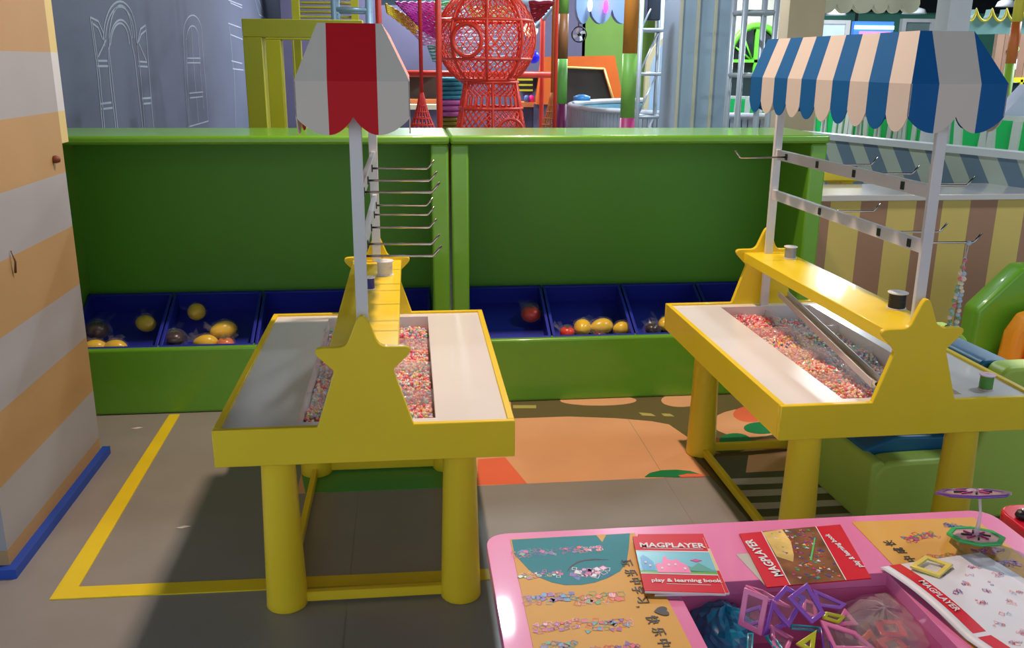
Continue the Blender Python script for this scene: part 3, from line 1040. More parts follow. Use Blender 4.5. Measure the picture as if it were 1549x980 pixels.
for ch_, u, v in (('玩', 947, 852), ('乐', 953, 867), ('中', 960, 879.5), ('学', 964, 893), ('习', 971, 908), (',', 971, 918), ('♥', 999, 925), ('快', 986, 938), ('乐', 995, 956), ('中', 1003, 973)):
    s1.utext(ch_, u, v, 0.026, INK, -pi / 2, 0.0003, name='handwritten_character')

# two stacked booklets: castle cover on top
def booklet(name, tl, tr, br, bl, z, label, full=True, group='red picture booklets on the pink table'):
    b = Sheet(name, tl, tr, br, bl, z, 0.006, BRED, label, 'booklet', group=group)
    pg = MB().slab([b.at(0.004, 0.004) - Vector((0, 0, 0.001)), b.at(1.006, 0.004) - Vector((0, 0, 0.001)), b.at(1.006, 1.008) - Vector((0, 0, 0.001)), b.at(0.004, 1.008) - Vector((0, 0, 0.001))], (0, 0, -0.004)).build('pages', PAPER, b.o)
    return b


SKY = mat('print_sky', (120, 196, 220), 0.25, coat=0.5, var=0.12)
bk2 = booklet('booklet', (0.480, 1.742, TZ + 0.006), (0.622, 1.730, TZ + 0.006), (0.600, 1.502, TZ + 0.006), (0.455, 1.512, TZ + 0.006), TZ, 'red booklet lying under the castle booklet, only its right edge showing')
bk2.poly('cover_picture', [(0, 0.28), (1, 0.28), (1, 0.66), (0, 0.66)], mat('print_sand', (206, 190, 150), 0.3, var=0.2), 1)
bk2.text('R', 0.90, 0.17, 0.030, PAPER, bold=0.0008)
tlp = oz(957, 811, TZ + 0.014); trp = oz(1063, 812, TZ + 0.014); brp = oz(1097, 897, TZ + 0.014); blp = oz(975, 893, TZ + 0.014)
bk1 = booklet('booklet', tuple(tlp), tuple(trp), tuple(brp), tuple(blp), TZ, 'red booklet with a pink castle on its cover, top of the pile')
bk1.poly('cover_picture', [(0, 0.30), (1, 0.30), (1, 0.70), (0, 0.70)], SKY, 1)
bk1.poly('cover_rule', [(0, 0.285), (1, 0.285), (1, 0.30), (0, 0.30)], PAPER, 2)
bk1.poly('cover_rule', [(0, 0.70), (1, 0.70), (1, 0.712), (0, 0.712)], PAPER, 2)
bk1.poly('picture_grass', [(0.0, 0.655), (0.3, 0.66), (0.6, 0.645), (1, 0.66), (1, 0.70), (0, 0.70)], mat('print_lawn', (96, 170, 60), 0.3), 2)
bk1.poly('picture_hill', [(0.52, 0.66), (0.62, 0.55), (0.7, 0.58), (0.8, 0.50), (0.95, 0.62), (1, 0.63), (1, 0.66)], mat('print_hill', (80, 160, 150), 0.3), 2)
bk1.poly('picture_tower', [(0.03, 0.66), (0.04, 0.42), (0.08, 0.37), (0.14, 0.42), (0.2, 0.5), (0.21, 0.66)], mat('print_bluetower', (60, 150, 205), 0.3), 3)
bk1.poly('picture_castle', [(0.23, 0.69), (0.22, 0.55), (0.27, 0.52), (0.31, 0.55), (0.33, 0.46), (0.37, 0.38), (0.41, 0.46), (0.48, 0.47), (0.52, 0.44), (0.56, 0.5), (0.64, 0.56), (0.66, 0.69)], mat('print_castle', (232, 120, 176), 0.3), 4)
for a, b in ((0.28, 0.6), (0.38, 0.54), (0.47, 0.53), (0.58, 0.6), (0.08, 0.5), (0.13, 0.56)):
    bk1.poly('picture_window', [(a, b), (a + 0.03, b), (a + 0.03, b + 0.035), (a, b + 0.035)], PAPER, 6)
bk1.poly('picture_flyer', [(0.70, 0.46), (0.78, 0.43), (0.86, 0.46), (0.78, 0.49)], FIGC[0], 3)
bk1.text('MAGPLAYER', 0.52, 0.185, 0.0265, PAPER, sx=0.93, bold=0.0007)
bk1.poly('cover_rule', [(0.10, 0.238), (0.94, 0.238), (0.94, 0.244), (0.10, 0.244)], PAPER, 2)
bk1.text('play & learning book', 0.56, 0.82, 0.0165, PAPER, bold=0.0004)
bk1.poly('cover_rule', [(0.30, 0.875), (0.86, 0.875), (0.86, 0.879), (0.30, 0.879)], PAPER, 2)

# leaflet turned on its side, with a grey sheet under it
g1 = Sheet('leaflet', (1113, 838), (1200, 832), (1235, 880), (1158, 886), TZ, 0.001, mat('paper_grey', (176, 178, 172), 0.5), 'grey leaflet edge sticking out from under the mecha style leaflet'.replace('mecha style', 'red banded'), 'leaflet')
lf = Sheet('leaflet', tuple(oz(1118, 807, TZ + 0.004)), tuple(oz(1271, 793, TZ + 0.004)), tuple(oz(1318, 874, TZ + 0.004)), tuple(oz(1160, 888, TZ + 0.004)), TZ, 0.0025, BRED,
           'red banded leaflet with a brown battle picture, behind the toy compartment', 'leaflet')
lf.poly('cover_picture', [(0.22, 0), (0.755, 0), (0.755, 1), (0.22, 1)], mat('print_brown', (128, 82, 52), 0.28, coat=0.5, var=0.5, scale=160), 1)
lf.poly('picture_glow', [(0.225, 0.02), (0.42, 0.0), (0.44, 0.25), (0.40, 0.5), (0.36, 0.62), (0.235, 0.5)], mat('print_glow', (214, 186, 112), 0.28, var=0.35, scale=120), 2)
for a in (0.215, 0.75):
    lf.poly('cover_rule', [(a, 0), (a + 0.008, 0), (a + 0.008, 1), (a, 1)], PAPER, 2)
rn = random.Random(9)
mb = MB()
for k in range(110):
    a = rn.uniform(0.42, 0.73); b = rn.uniform(0.04, 0.95)
    if rn.random() < 0.3: a = rn.uniform(0.3, 0.7)
    q = lf.at(a, b); r_ = rn.uniform(0.002, 0.006)
    a0 = rn.uniform(0, 6)
    mb.slab([q + Vector((r_ * cos(a0 + 2 * pi * j / 3), r_ * sin(a0 + 2 * pi * j / 3), 0.0008)) for j in range(3)], (0, 0, 0.0003), rn.randrange(10))
mb.build('picture_robots', FIGC, lf.o)
lf.poly('picture_beam', [(0.52, 0.62), (0.68, 0.22), (0.69, 0.23), (0.535, 0.63)], mat('print_beam', (90, 200, 110), 0.3), 4)
lf.text('MAGPLAYER', 0.11, 0.50, 0.027, PAPER, rot=pi / 2, bold=0.0007, sx=0.98)
lf.text('play & learning book', 0.885, 0.5, 0.0165, PAPER, rot=pi / 2, bold=0.0004)

# right yellow sheet
s2 = Sheet('printed_sheet', (0.975, 1.757, TZ + 0.0015), (1.262, 1.750, TZ + 0.0015), (1.262, 1.20, TZ + 0.0015), (0.972, 1.20, TZ + 0.0015), TZ, 0.0015, SHY,
           'yellow sheet of toy building ideas, right end of the pink table', 'sheet')
for ch_, u, v in (('长', 1347, 822), ('成', 1362, 833), ('中', 1377, 845.5)):
    s2.utext(ch_, u, v, 0.025, INK, pi / 2, 0.0003, name='handwritten_character')
s2.figure(1392, 812, 0.075, 0.03, 0.2, 21, [2, 9, 3, 0]); s2.figure(1448, 797, 0.05, 0.025, -0.6, 22, [1, 9])
s2.figure(1425, 845, 0.08, 0.035, 0.1, 23, [2, 8, 5, 3]); s2.figure(1497, 833, 0.06, 0.03, 0.2, 24, [0, 4, 5])
s2.figure(1515, 853, 0.07, 0.03, 0, 25, [5, 0, 1])

# white folded parts list, wavy, over the compartment edge
def wave(a, b):
    return 0.006 + 0.010 * max(0, sin(pi * min(1, b * 1.9))) * (1 - 0.5 * a) * (1.0 if b < 0.53 else 0.0) + (0.008 * sin(pi * (b - 0.53) / 0.47) if b >= 0.53 else 0)


c0, c1, c2, c3 = Vector((0.938, 1.560, TZ)), Vector((1.178, 1.595, TZ)), Vector((1.262, 1.14, TZ)), Vector((1.000, 1.10, TZ))


def man(a, b, dz=0.0):
    p = c0.lerp(c1, a).lerp(c3.lerp(c2, a), b)
    return Vector((p.x, p.y, TZ + wave(a, b) + dz)) - c0


N1, N2 = 10, 26
mb = MB()
vs = [man(i / N1, j / N2) for j in range(N2 + 1) for i in range(N1 + 1)] + [man(i / N1, j / N2, -0.0012) for j in range(N2 + 1) for i in range(N1 + 1)]
o2 = (N1 + 1) * (N2 + 1)
fs = []
for j in range(N2):
    for i in range(N1):
        q = j * (N1 + 1) + i
        fs.append((q, q + N1 + 1, q + N1 + 2, q + 1)); fs.append((q + o2, q + o2 + 1, q + o2 + N1 + 2, q + o2 + N1 + 1))
for j in range(N2):
    q = j * (N1 + 1); fs.append((q, q + o2, q + o2 + N1 + 1, q + N1 + 1)); q += N1; fs.append((q, q + N1 + 1, q + o2 + N1 + 1, q + o2))
mb.add(vs, fs, 0, True)
mn = mb.build('parts_list', mat('paper_list', (212, 216, 230), 0.45, var=0.02))
mn.location = c0
tag(mn, 'white parts list with a red band, hanging over the compartment edge', 'leaflet')


def band(a0, a1, b0, b1, m, name, dz=0.0006, n=14):
    mb = MB(); vs = []; fs = []
    for j in range(n + 1):
        for a in (a0, a1):
            vs.append(man(a, b0 + (b1 - b0) * j / n, dz))
    for j in range(n):
        fs.append((2 * j, 2 * j + 2, 2 * j + 3, 2 * j + 1))
    mb.add(vs, fs, 0)
    return mb.build(name, m, mn)


band(0.09, 0.20, 0.0, 0.515, BRED, 'red_band'); band(0.09, 0.20, 0.54, 1.0, BRED, 'red_band')
for b, t_ in ((0.28, 'MAGPLAYER'), (0.80, 'MAGPLAYER')):
    p = man(0.145, b, 0.0012)
    o = text_part('lettering', t_, 0.019, PAPER, mn, p, (0, 0, atan2((c3 - c0).y, (c3 - c0).x)), 1.0, 0.0003)
rn = random.Random(12)
for k in range(34):
    a = 0.28 + 0.62 * ((k * 0.381) % 1); b = 0.05 + 0.9 * ((k + 0.5) / 34)
    if 0.49 < b < 0.56: continue
    mb = MB(); c_ = man(a, b, 0.0009)
    for q in range(rn.choice((2, 5, 7))):
        p = c_ + Vector((rn.uniform(-0.010, 0.010), rn.uniform(-0.007, 0.007), 0))
        n = rn.choice((3, 4)); r_ = rn.uniform(0.002, 0.006); a0 = rn.uniform(0, 6)
        mb.strip([p + Vector((r_ * cos(a0 + 2 * pi * j / n), r_ * sin(a0 + 2 * pi * j / n), 0)) for j in range(n)], 0.0014, 0, rn.choice([0, 1, 2, 2, 5, 8]), closed=True)
    mb.build('printed_piece', FIGC, mn)

# ------------------------------------------------------------------ magnetic tiles
TC = {'pink': (236, 130, 186), 'purple': (150, 96, 206), 'teal': (40, 170, 190), 'lime': (196, 206, 60), 'yellow': (236, 220, 110), 'orange': (240, 120, 30), 'green': (50, 180, 100), 'magenta': (170, 60, 130), 'red': (206, 40, 50), 'violet': (110, 60, 160)}
TM = {k: mat('tile_' + k, v, 0.22, coat=0.4, var=0.03) for k, v in TC.items()}


def tile(pts, colr, label, w=0.0085, th=0.006, name='magnetic_tile', cat='toy tile'):
    """open frame tile through 3 or 4 corner points"""
    P = [Vector(p) for p in pts]
    c = sum(P, Vector()) / len(P)
    # flatten to the plane of the first three corners
    N = (P[1] - P[0]).cross(P[2] - P[0]).normalized()
    P = [p - N * (p - P[0]).dot(N) for p in P]
    c = sum(P, Vector()) / len(P)
    n = len(P)
    inn = []
    for i in range(n):
        a = (P[i - 1] - P[i]).normalized(); b = (P[(i + 1) % n] - P[i]).normalized()
        s_ = sin(a.angle(b)) or 1
        q = P[i] + (a + b) * (w / max(s_, 0.45))
        inn.append(q)
    mb = MB(); vs = [p - c - N * th / 2 for p in P] + [p - c - N * th / 2 for p in inn] + [p - c + N * th / 2 for p in P] + [p - c + N * th / 2 for p in inn]
    fs = []
    for i in range(n):
        j = (i + 1) % n
        fs += [(i, n + i, n + j, j), (2 * n + i, 2 * n + j, 3 * n + j, 3 * n + i), (i, j, 2 * n + j, 2 * n + i), (n + i, 3 * n + i, 3 * n + j, n + j)]
    mb.add(vs, fs)
    o = mb.build(name, TM[colr], None, 0.0015, 2)
    o.location = c
    tag(o, label, cat, 'magnetic tiles in the compartment')
    inset = MB().slab([p - c - N * 0.0006 for p in inn], N * 0.0012).build('clear_pane', FILM, o)
    return o


def ty(u, v, Y): return oy(u, v, Y)


tile([ty(1126, 888, 1.475), ty(1163, 903, 1.445), ty(1152, 962, 1.425), ty(1116, 944, 1.455)], 'pink', 'pink square tile standing at the left front of the heap', 0.010)
tile([ty(1167, 906, 1.45), ty(1194, 945, 1.45), ty(1153, 962, 1.43)], 'purple', 'purple triangle tile joined to the pink square at the left', 0.009)
tile([ty(1127, 886, 1.48), ty(1152, 893, 1.51), ty(1196, 919, 1.48), ty(1166, 903, 1.45)], 'pink', 'pink tile leaning back as a lid over the leftmost square', 0.006)
tile([ty(1188, 885, 1.485), ty(1220, 904, 1.47), ty(1193, 950, 1.43), ty(1166, 912, 1.45)], 'purple', 'purple square tile, second standing frame from the left', 0.009)
tile([ty(1220, 881, 1.49), ty(1248, 929, 1.45), ty(1228, 944, 1.43), ty(1190, 904, 1.46)], 'purple', 'tall purple square tile at the top of the heap', 0.009)
tile([ty(1229, 891, 1.51), ty(1281, 914, 1.49), ty(1272, 922, 1.48), ty(1244, 912, 1.47)], 'purple', 'long purple tile lying behind the top of the heap', 0.007)
tile([ty(1277, 920, 1.48), ty(1299, 945, 1.455), ty(1262, 948, 1.45)], 'pink', 'pink triangle tile at the right of the heap', 0.008)
tile([ty(1240, 938, 1.44), ty(1293, 955, 1.43), ty(1328, 985, 1.40), ty(1268, 978, 1.38)], 'pink', 'flat pink square tile at the right front of the heap', 0.009)
tile([ty(1203, 974, 1.40), ty(1235, 953, 1.42), ty(1231, 990, 1.38)], 'lime', 'lime green triangle tile at the bottom of the picture', 0.009)
tile([ty(1196, 944, 1.45), ty(1242, 949, 1.45), ty(1240, 956, 1.44), ty(1197, 951, 1.44)], 'teal', 'teal tile seen edge on in the middle of the heap', 0.003)
tile([ty(1130, 958, 1.42), ty(1140, 958, 1.42), ty(1138, 990, 1.38), ty(1129, 990, 1.38)], 'teal', 'narrow teal tile below the leftmost pink square', 0.003)
tile([ty(1157, 962, 1.42), ty(1168, 960, 1.43), ty(1190, 990, 1.38), ty(1174, 990, 1.38)], 'teal', 'slanting teal tile at the bottom left of the heap', 0.004)
tile([ty(1165, 945, 1.44), ty(1200, 965, 1.43), ty(1188, 995, 1.38), ty(1160, 985, 1.40)], 'pink', 'pink tile under the purple triangle', 0.008)
tile([ty(1240, 950, 1.43), ty(1252, 950, 1.43), ty(1262, 990, 1.38), ty(1246, 990, 1.38)], 'violet', 'dark violet tile standing on edge beside the lime triangle', 0.004)
tile([ty(1248, 925, 1.46), ty(1280, 932, 1.47), ty(1268, 944, 1.45), ty(1240, 938, 1.45)], 'lime', 'lime tile peeping out between purple and pink ones', 0.007)
tile([ty(1215, 905, 1.50), ty(1232, 912, 1.50), ty(1238, 938, 1.47), ty(1212, 928, 1.47)], 'pink', 'pink square tile inside the tall purple one', 0.007)
tile([ty(1120, 925, 1.50), ty(1150, 915, 1.51), ty(1160, 940, 1.48), ty(1128, 950, 1.47)], 'purple', 'purple tile seen through the leftmost pink square', 0.007)
BUR = [('teal', -0.9, 'teal tile low in the compartment beside the blue bag'), ('pink', 0.3, 'pink tile lying low beside the blue bag'), ('orange', 0.8, 'orange tile low under the left end of the heap'),
       ('magenta', 1.4, 'magenta tile low under the leftmost pink square'), ('violet', 0.2, 'violet tile lying flat under the middle of the heap'), ('yellow', 1.0, 'yellow tile lying low under the middle of the heap'),
       ('green', 0.6, 'green tile lying low under the pink triangle'), ('red', 1.2, 'red tile lying low between the heap and the clear bag'), ('purple', 0.4, 'purple tile lying low in front of the clear bag')]
rnp = random.Random(33)
for k, (cl, a0, lb) in enumerate(BUR):
    cx_ = 0.56 + 0.034 * k; cy_ = 1.24 + 0.15 * rnp.random(); zz = TZ - 0.115 + 0.03 * rnp.random()
    M = Matrix.Translation((cx_, cy_, zz)) @ Matrix.Rotation(a0, 4, 'Z') @ Matrix.Rotation(rnp.uniform(-.5, .5), 4, 'X')
    tile([M @ Vector(p) for p in ((-.032, -.032, 0), (.032, -.032, 0), (.032, .032, 0), (-.032, .032, 0))], cl, lb)
tile([oz(1376, 857, TZ + 0.016), oz(1399, 841, TZ + 0.016), oz(1442, 855, TZ + 0.016), oz(1421, 873, TZ + 0.016)], 'yellow', 'pale yellow square tile lying on the white parts list', 0.010)['group'] = 'loose tiles on the pink table'

# teal bag and clear bag of pieces
def crumple(name, c, r, m, label, cat, seed, amp=0.22):
    rnd = random.Random(seed); seg, st_ = 26, 14; vs = []; fs = []
    ph = [(rnd.uniform(1, 6), rnd.uniform(1, 6), rnd.uniform(0, 6)) for _ in range(6)]
    for i in range(st_ + 1):
        a = pi * i / st_
        for k in range(seg):
            b = 2 * pi * k / seg
            q = 1 + amp * (rnd.random() - 0.5) * 0.6 + amp * 0.35 * sin(3 * b + ph[0][2]) * sin(2 * a + ph[1][2])
            vs.append((r[0] * q * sin(a) * cos(b), r[1] * q * sin(a) * sin(b), r[2] * q * cos(a)))
    for i in range(st_):
        for k in range(seg):
            l = (k + 1) % seg
            fs.append((i * seg + k, (i + 1) * seg + k, (i + 1) * seg + l, i * seg + l))
    o = MB().add(vs, fs, 0, False).build(name, m)
    o.location = c
    tag(o, label, cat)
    return o


crumple('plastic_bag', oz(1095, 950, 0.42), (0.062, 0.07, 0.045), mat('teal_film', (40, 150, 190), 0.12, alpha=0.88, coat=0.8), 'blue plastic bag crumpled in the left corner of the compartment', 'bag', 2, 0.3)
crumple('plastic_bag', oz(1348, 955, 0.425) - Vector((0.02, 0.0, 0)), (0.085, 0.10, 0.055), mat('bag_film', (225, 215, 220), 0.1, alpha=0.30, coat=0.9), 'clear plastic bag of orange and red pieces at the right of the compartment', 'bag', 5, 0.24)
rnp = random.Random(8)
BAGT = [('orange', (-.055, -.03, -.01), 'orange tile at the left of the clear plastic bag'), ('red', (-.02, -.05, 0.0), 'red tile at the front of the clear plastic bag'), ('orange', (0.015, -.045, -.01), 'orange tile at the front right of the clear plastic bag'),
        ('magenta', (-.04, .03, -.01), 'magenta tile deep in the clear plastic bag'), ('orange', (0.0, .04, -.02), 'orange tile at the back of the clear plastic bag'), ('red', (-.005, -.005, .01), 'red tile in the middle of the clear plastic bag')]
for cl, off_, lb in BAGT:
    c_ = oz(1348, 955, 0.42) + Vector(off_)
    M = Matrix.Translation(c_) @ Matrix.Rotation(rnp.uniform(0, 3), 4, 'Z') @ Matrix.Rotation(rnp.uniform(-.9, .9), 4, 'X')
    tile([M @ Vector(p) for p in ((-.026, -.026, 0), (.026, -.026, 0), (.026, .026, 0), (-.026, .026, 0))], cl, lb, 0.012)['group'] = 'tiles in the clear bag'

# spinners: octagonal tiles on a clear stem
def octagon(c, r, tilt, m, name, label, cat='spinner'):
    e = empty(name, c, label=label, cat=cat)
    M = Matrix.Rotation(tilt, 3, 'X') @ Matrix.Rotation(pi / 8, 3, 'Z')
    def ring(rr, z): return [M @ Vector((rr * cos(2 * pi * k / 8), rr * sin(2 * pi * k / 8), z)) for k in range(8)]
    a, b, c_, d = ring(r, 0), ring(r * 0.80, 0), ring(r, 0.006), ring(r * 0.80, 0.006)
    vs = a + b + c_ + d; fs = []
    for i in range(8):
        j = (i + 1) % 8
        fs += [(i, 8 + i, 8 + j, j), (16 + i, 16 + j, 24 + j, 24 + i), (i, j, 16 + j, 16 + i), (8 + i, 24 + i, 24 + j, 8 + j)]
    MB().add(vs, fs).build('frame', m, e, 0.001, 1)
    MB().slab(ring(r * 0.80, 0.002), M @ Vector((0, 0, 0.002))).build('clear_pane', mat('pane_pinkish', (225, 190, 205), 0.1, alpha=0.55), e)
    mb = MB()
    for k in range(8):
        p = M @ Vector((r * 0.5 * cos(2 * pi * k / 8), r * 0.5 * sin(2 * pi * k / 8), 0.006)); 
        q = M @ Vector((r * 0.15 * cos(2 * pi * k / 8 + .5), r * 0.15 * sin(2 * pi * k / 8 + .5), 0.007))
        mb.tube([p, q], 0.0022, 5, k % 2)
    mb.build('inner_star', [FIGC[0], INK], e)
    return e


g = oz(1476, 813, TZ + 0.018)
e = octagon(g, 0.058, radians(-9), TM['green'], 'green_spinner', 'green octagon tile lying at the back right of the pink table')
MB().tube([(0, 0, 0.005), (0.002, 0.0, 0.055), (-0.004, 0.004, 0.098)], [0.006, 0.003, 0.003], 8).build('clear_stem', mat('stem_clear', (230, 215, 235), 0.1, alpha=0.5), e)
p2 = oy(1472, 748, g.y + 0.004)
e = octagon(p2, 0.074, radians(-20), TM['violet'], 'purple_spinner', 'purple octagon tile tilted on a clear stem above the green one')
MB().lathe([(0, -0.002), (0.02, 0.0), (0.014, 0.008), (0.004, 0.012), (0, 0.014)], 12).build('clear_knob', mat('stem_clear', (230, 215, 235), 0.1, alpha=0.5), e)

# teal sheet and dark pieces on the red table
s3 = Sheet('printed_sheet', (1.385, 1.760, TZ + 0.0015), (1.70, 1.760, TZ + 0.0015), (1.70, 1.30, TZ + 0.0015), (1.385, 1.30, TZ + 0.0015), TZ, 0.0015, TEAL, 'teal printed sheet on the red table corner', 'sheet')
for u, v, l in ((1546, 783, 'dark round toy on the teal sheet of the red table'),):
    q = oz(u, v, TZ + 0.002)
    o = MB().lathe([(0, 0), (0.013, 0), (0.016, 0.005), (0.012, 0.016), (0, 0.018)], 16).build('round_toy', BLACK); o.location = q
    tag(o, l, 'toy')
    MB().lathe([(0, 0.018), (0.005, 0.018), (0.004, 0.022), (0, 0.022)], 10).build('hub', CHROME, o)


# ================================================================== RIGHT SIDE: COUNTER, BOOTH, CHAIR
BROWN = mat('counter_brown', (168, 126, 102), 0.5, var=0.03)
KHAKI = mat('counter_khaki', (220, 194, 108), 0.5, var=0.03)
ct = empty('counter', (2.06, 4.585, 0), label='long counter striped brown and khaki with a pale top', cat='counter')
bd = [1212, 1258, 1304, 1345, 1388, 1428, 1470, 1511, 1553, 1595, 1637]
xs = [oy(u, 296, 4.585).x for u in bd]
xs += [xs[-1] + 0.15 * k for k in range(1, 16)]
for i in range(len(xs) - 1):
    MB().box((xs[i] - 2.06, 0, 0), (xs[i + 1] - 2.06, 0.05, 0.80)).build('stripe_panel', BROWN if i % 2 == 0 else KHAKI, ct)
MB().box((xs[0] - 2.08, -0.03, 0.80), (xs[-1] - 2.06, 0.42, 0.832)).build('counter_top', mat('counter_top', (206, 200, 198), 0.14, coat=0.4, var=0.02), ct, 0.004, 2)
MB().box((0, -0.02, 0), (5, 0.0, 0.035)).build('blue_kick_strip', mat('blue_edge', (28, 72, 176), 0.5), ct)
MB().box((0, 0.06, 0), (5, 0.38, 0.79)).build('counter_body', mat('counter_side', (190, 186, 180), 0.5), ct)
# slanted stripe screen behind the counter
SA = oz(1205, 203, 1.0); SB = oz(1640, 247, 1.0)
sw = empty('striped_screen', (SA.x, SA.y, 0), label='low screen painted with slanting blue grey and cream stripes behind the counter', cat='screen')
dv = Vector((SB.x - SA.x, SB.y - SA.y, 0)); Ls = dv.length; dv.normalize(); nv = Vector((-dv.y, dv.x, 0))
SBL = mat('stripe_bluegrey', (112, 136, 156), 0.55, var=0.03); SCR = mat('stripe_cream', (186, 198, 184), 0.55, var=0.03)
wS = 0.125; nS = int(Ls / wS) + 3
for i in range(-8, nS):
    a, b = i * wS, (i + 1) * wS
    sh = 0.42
    pts = [(a, 0.985), (b, 0.985), (b + sh, 0.35), (a + sh, 0.35)]
    pts = [(min(max(x, 0), Ls), z) for x, z in pts]
    if pts[1][0] - pts[0][0] < 1e-4 and pts[2][0] - pts[3][0] < 1e-4: continue
    MB().slab([dv * x + Vector((0, 0, z)) for x, z in pts], nv * 0.04).build('stripe_panel', SBL if i % 2 else SCR, sw)
MB().slab([Vector((0, 0, 0.985)) - nv * 0.02, dv * Ls + Vector((0, 0, 0.985)) - nv * 0.02, dv * Ls + Vector((0, 0, 1.025)) - nv * 0.02, Vector((0, 0, 1.025)) - nv * 0.02], nv * 0.10).build('top_rail', mat('rail_white', (214, 220, 224), 0.3), sw)
MB().slab([Vector((0, 0, 0.0)) + nv * 0.04, dv * Ls + nv * 0.04, dv * Ls + nv * 0.04 + Vector((0, 0, 0.98)), nv * 0.04 + Vector((0, 0, 0.98))], nv * 0.02).build('backing', SCR, sw)
yb = empty('yellow_bench', (2.0, 5.05, 0), label='yellow bench glimpsed behind the green cabinet corner', cat='bench')
MB().box((0, 0, 0.84), (0.62, 0.25, 0.90)).build('seat', YEL, yb, 0.01)
MB().box((0.03, 0.02, 0), (0.10, 0.2, 0.84)).box((0.5, 0.02, 0), (0.57, 0.2, 0.84)).build('bench_leg', YEL, yb)

# bright green fence with white slanting bars
FG = mat('fence_green', (26, 214, 106), 0.45, var=0.03)
FW = mat('fence_white', (222, 230, 220), 0.5, var=0.03)


def bar_fence(pa, pb, z0, z1, n, label, seed, lean=0.03, bw=0.035):
    f_ = empty('picket_fence', (pa.x, pa.y, 0), label=label, cat='fence')
    d = Vector((pb.x - pa.x, pb.y - pa.y, 0)); L = d.length; d.normalize(); nn = Vector((-d.y, d.x, 0))
    MB().slab([Vector((0, 0, z0)), d * L + Vector((0, 0, z0)), d * L + Vector((0, 0, z1)), Vector((0, 0, z1))], nn * 0.04).build('green_board', FG, f_)
    rnd = random.Random(seed)
    for k in range(n):
        x = L * (k + 0.5) / n; s_ = rnd.choice((-1, 1, 0.3)) * lean
        MB().slab([d * (x - bw / 2 - s_) + Vector((0, 0, z0)), d * (x + bw / 2 - s_) + Vector((0, 0, z0)), d * (x + bw / 2 + s_) + Vector((0, 0, z1)), d * (x - bw / 2 + s_) + Vector((0, 0, z1))], -nn * 0.02).build('picket', FW, f_)
    MB().slab([Vector((0, 0, z1)), d * L + Vector((0, 0, z1)), d * L + Vector((0, 0, z1 + 0.03)), Vector((0, 0, z1 + 0.03))], nn * 0.05).build('cap_rail', FW, f_)
    return f_


def at_y(u, v, Y):
    return oy(u, v, Y)


bar_fence(at_y(1215, 180, 7.6), at_y(1400, 190, 6.6), 0.0, 1.12, 20, 'bright green fence with thin white slanting bars, under the blue canopy', 1)
bar_fence(at_y(1402, 190, 6.4), at_y(1640, 190, 5.3), 0.0, 1.14, 9, 'bright green fence with wide white bars at the right edge', 2, 0.05, 0.06)
bar_fence(at_y(995, 148, 10.5), at_y(1240, 150, 9.4), 0.0, 1.12, 13, 'bright green fence between the trusses, far behind the cabinet', 3, 0.04, 0.06)

# padded green booth panel and orange padding at the right
gp = empty('padded_partition', (0, 0, 0), label='green padded panel with a cut corner in front of the striped counter', cat='padded panel')
GY = 3.95
pts = [oy(1472, 560, GY), oy(1478, 470, GY), oy(1549, 404, GY), oy(1640, 398, GY), oy(1640, 560, GY)]
pts[0].z = 0.0; pts[-1].z = 0.0; pts[0].x = pts[1].x - 0.005
MB().slab(pts, (0, 0.12, 0)).build('padding', GRN, gp, 0.02, 3)
op = empty('padded_arch', (0, 0, 0), label='orange padded arch at the right edge beside the green panel', cat='padded panel')
OY = 3.80
pp = [oy(1526, 560, OY), oy(1536, 508, OY), oy(1556, 480, OY), oy(1620, 462, OY), oy(1640, 560, OY)]
pp[0].z = 0; pp[-1].z = 0; pp[0].x = pp[1].x - 0.03
MB().slab(pp, (0, 0.1, 0)).build('arch_frame', mat('padding_orange', (236, 150, 30), 0.45), op, 0.02, 3)
q0 = oy(1543, 560, OY - 0.02); q1 = oy(1560, 508, OY - 0.02)
MB().slab([Vector((q0.x, q0.y, 0.0)), Vector((q0.x + 0.3, q0.y, 0.0)), Vector((q0.x + 0.3, q0.y, q1.z)), q1], (0, 0.018, 0)).build('arch_inner', mat('padding_red', (226, 84, 30), 0.45), op)

# green padded armchair with a blue seat
ac = empty('armchair', (1.50, 2.60, 0), 0.05, label='green padded armchair with a blue seat behind the right cart', cat='armchair')
CG = mat('chair_green', (172, 204, 84), 0.42, var=0.04, bump=0.08, scale=14)
CB = mat('chair_blue', (18, 98, 140), 0.4, var=0.04, bump=0.08, scale=14)


def side(yo, name):
    pr = roundpoly([(0.0, 0.0), (0.62, 0.0), (0.62, 0.49), (0.56, 0.545), (0.42, 0.545), (0.36, 0.235), (0.0, 0.235)], [0.02, 0.02, 0.03, 0.05, 0.05, 0.05, 0.08], 6)
    return MB().slab([(x, yo, z) for x, z in pr], (0, 0.09, 0)).build(name, CG, ac, 0.015, 3)


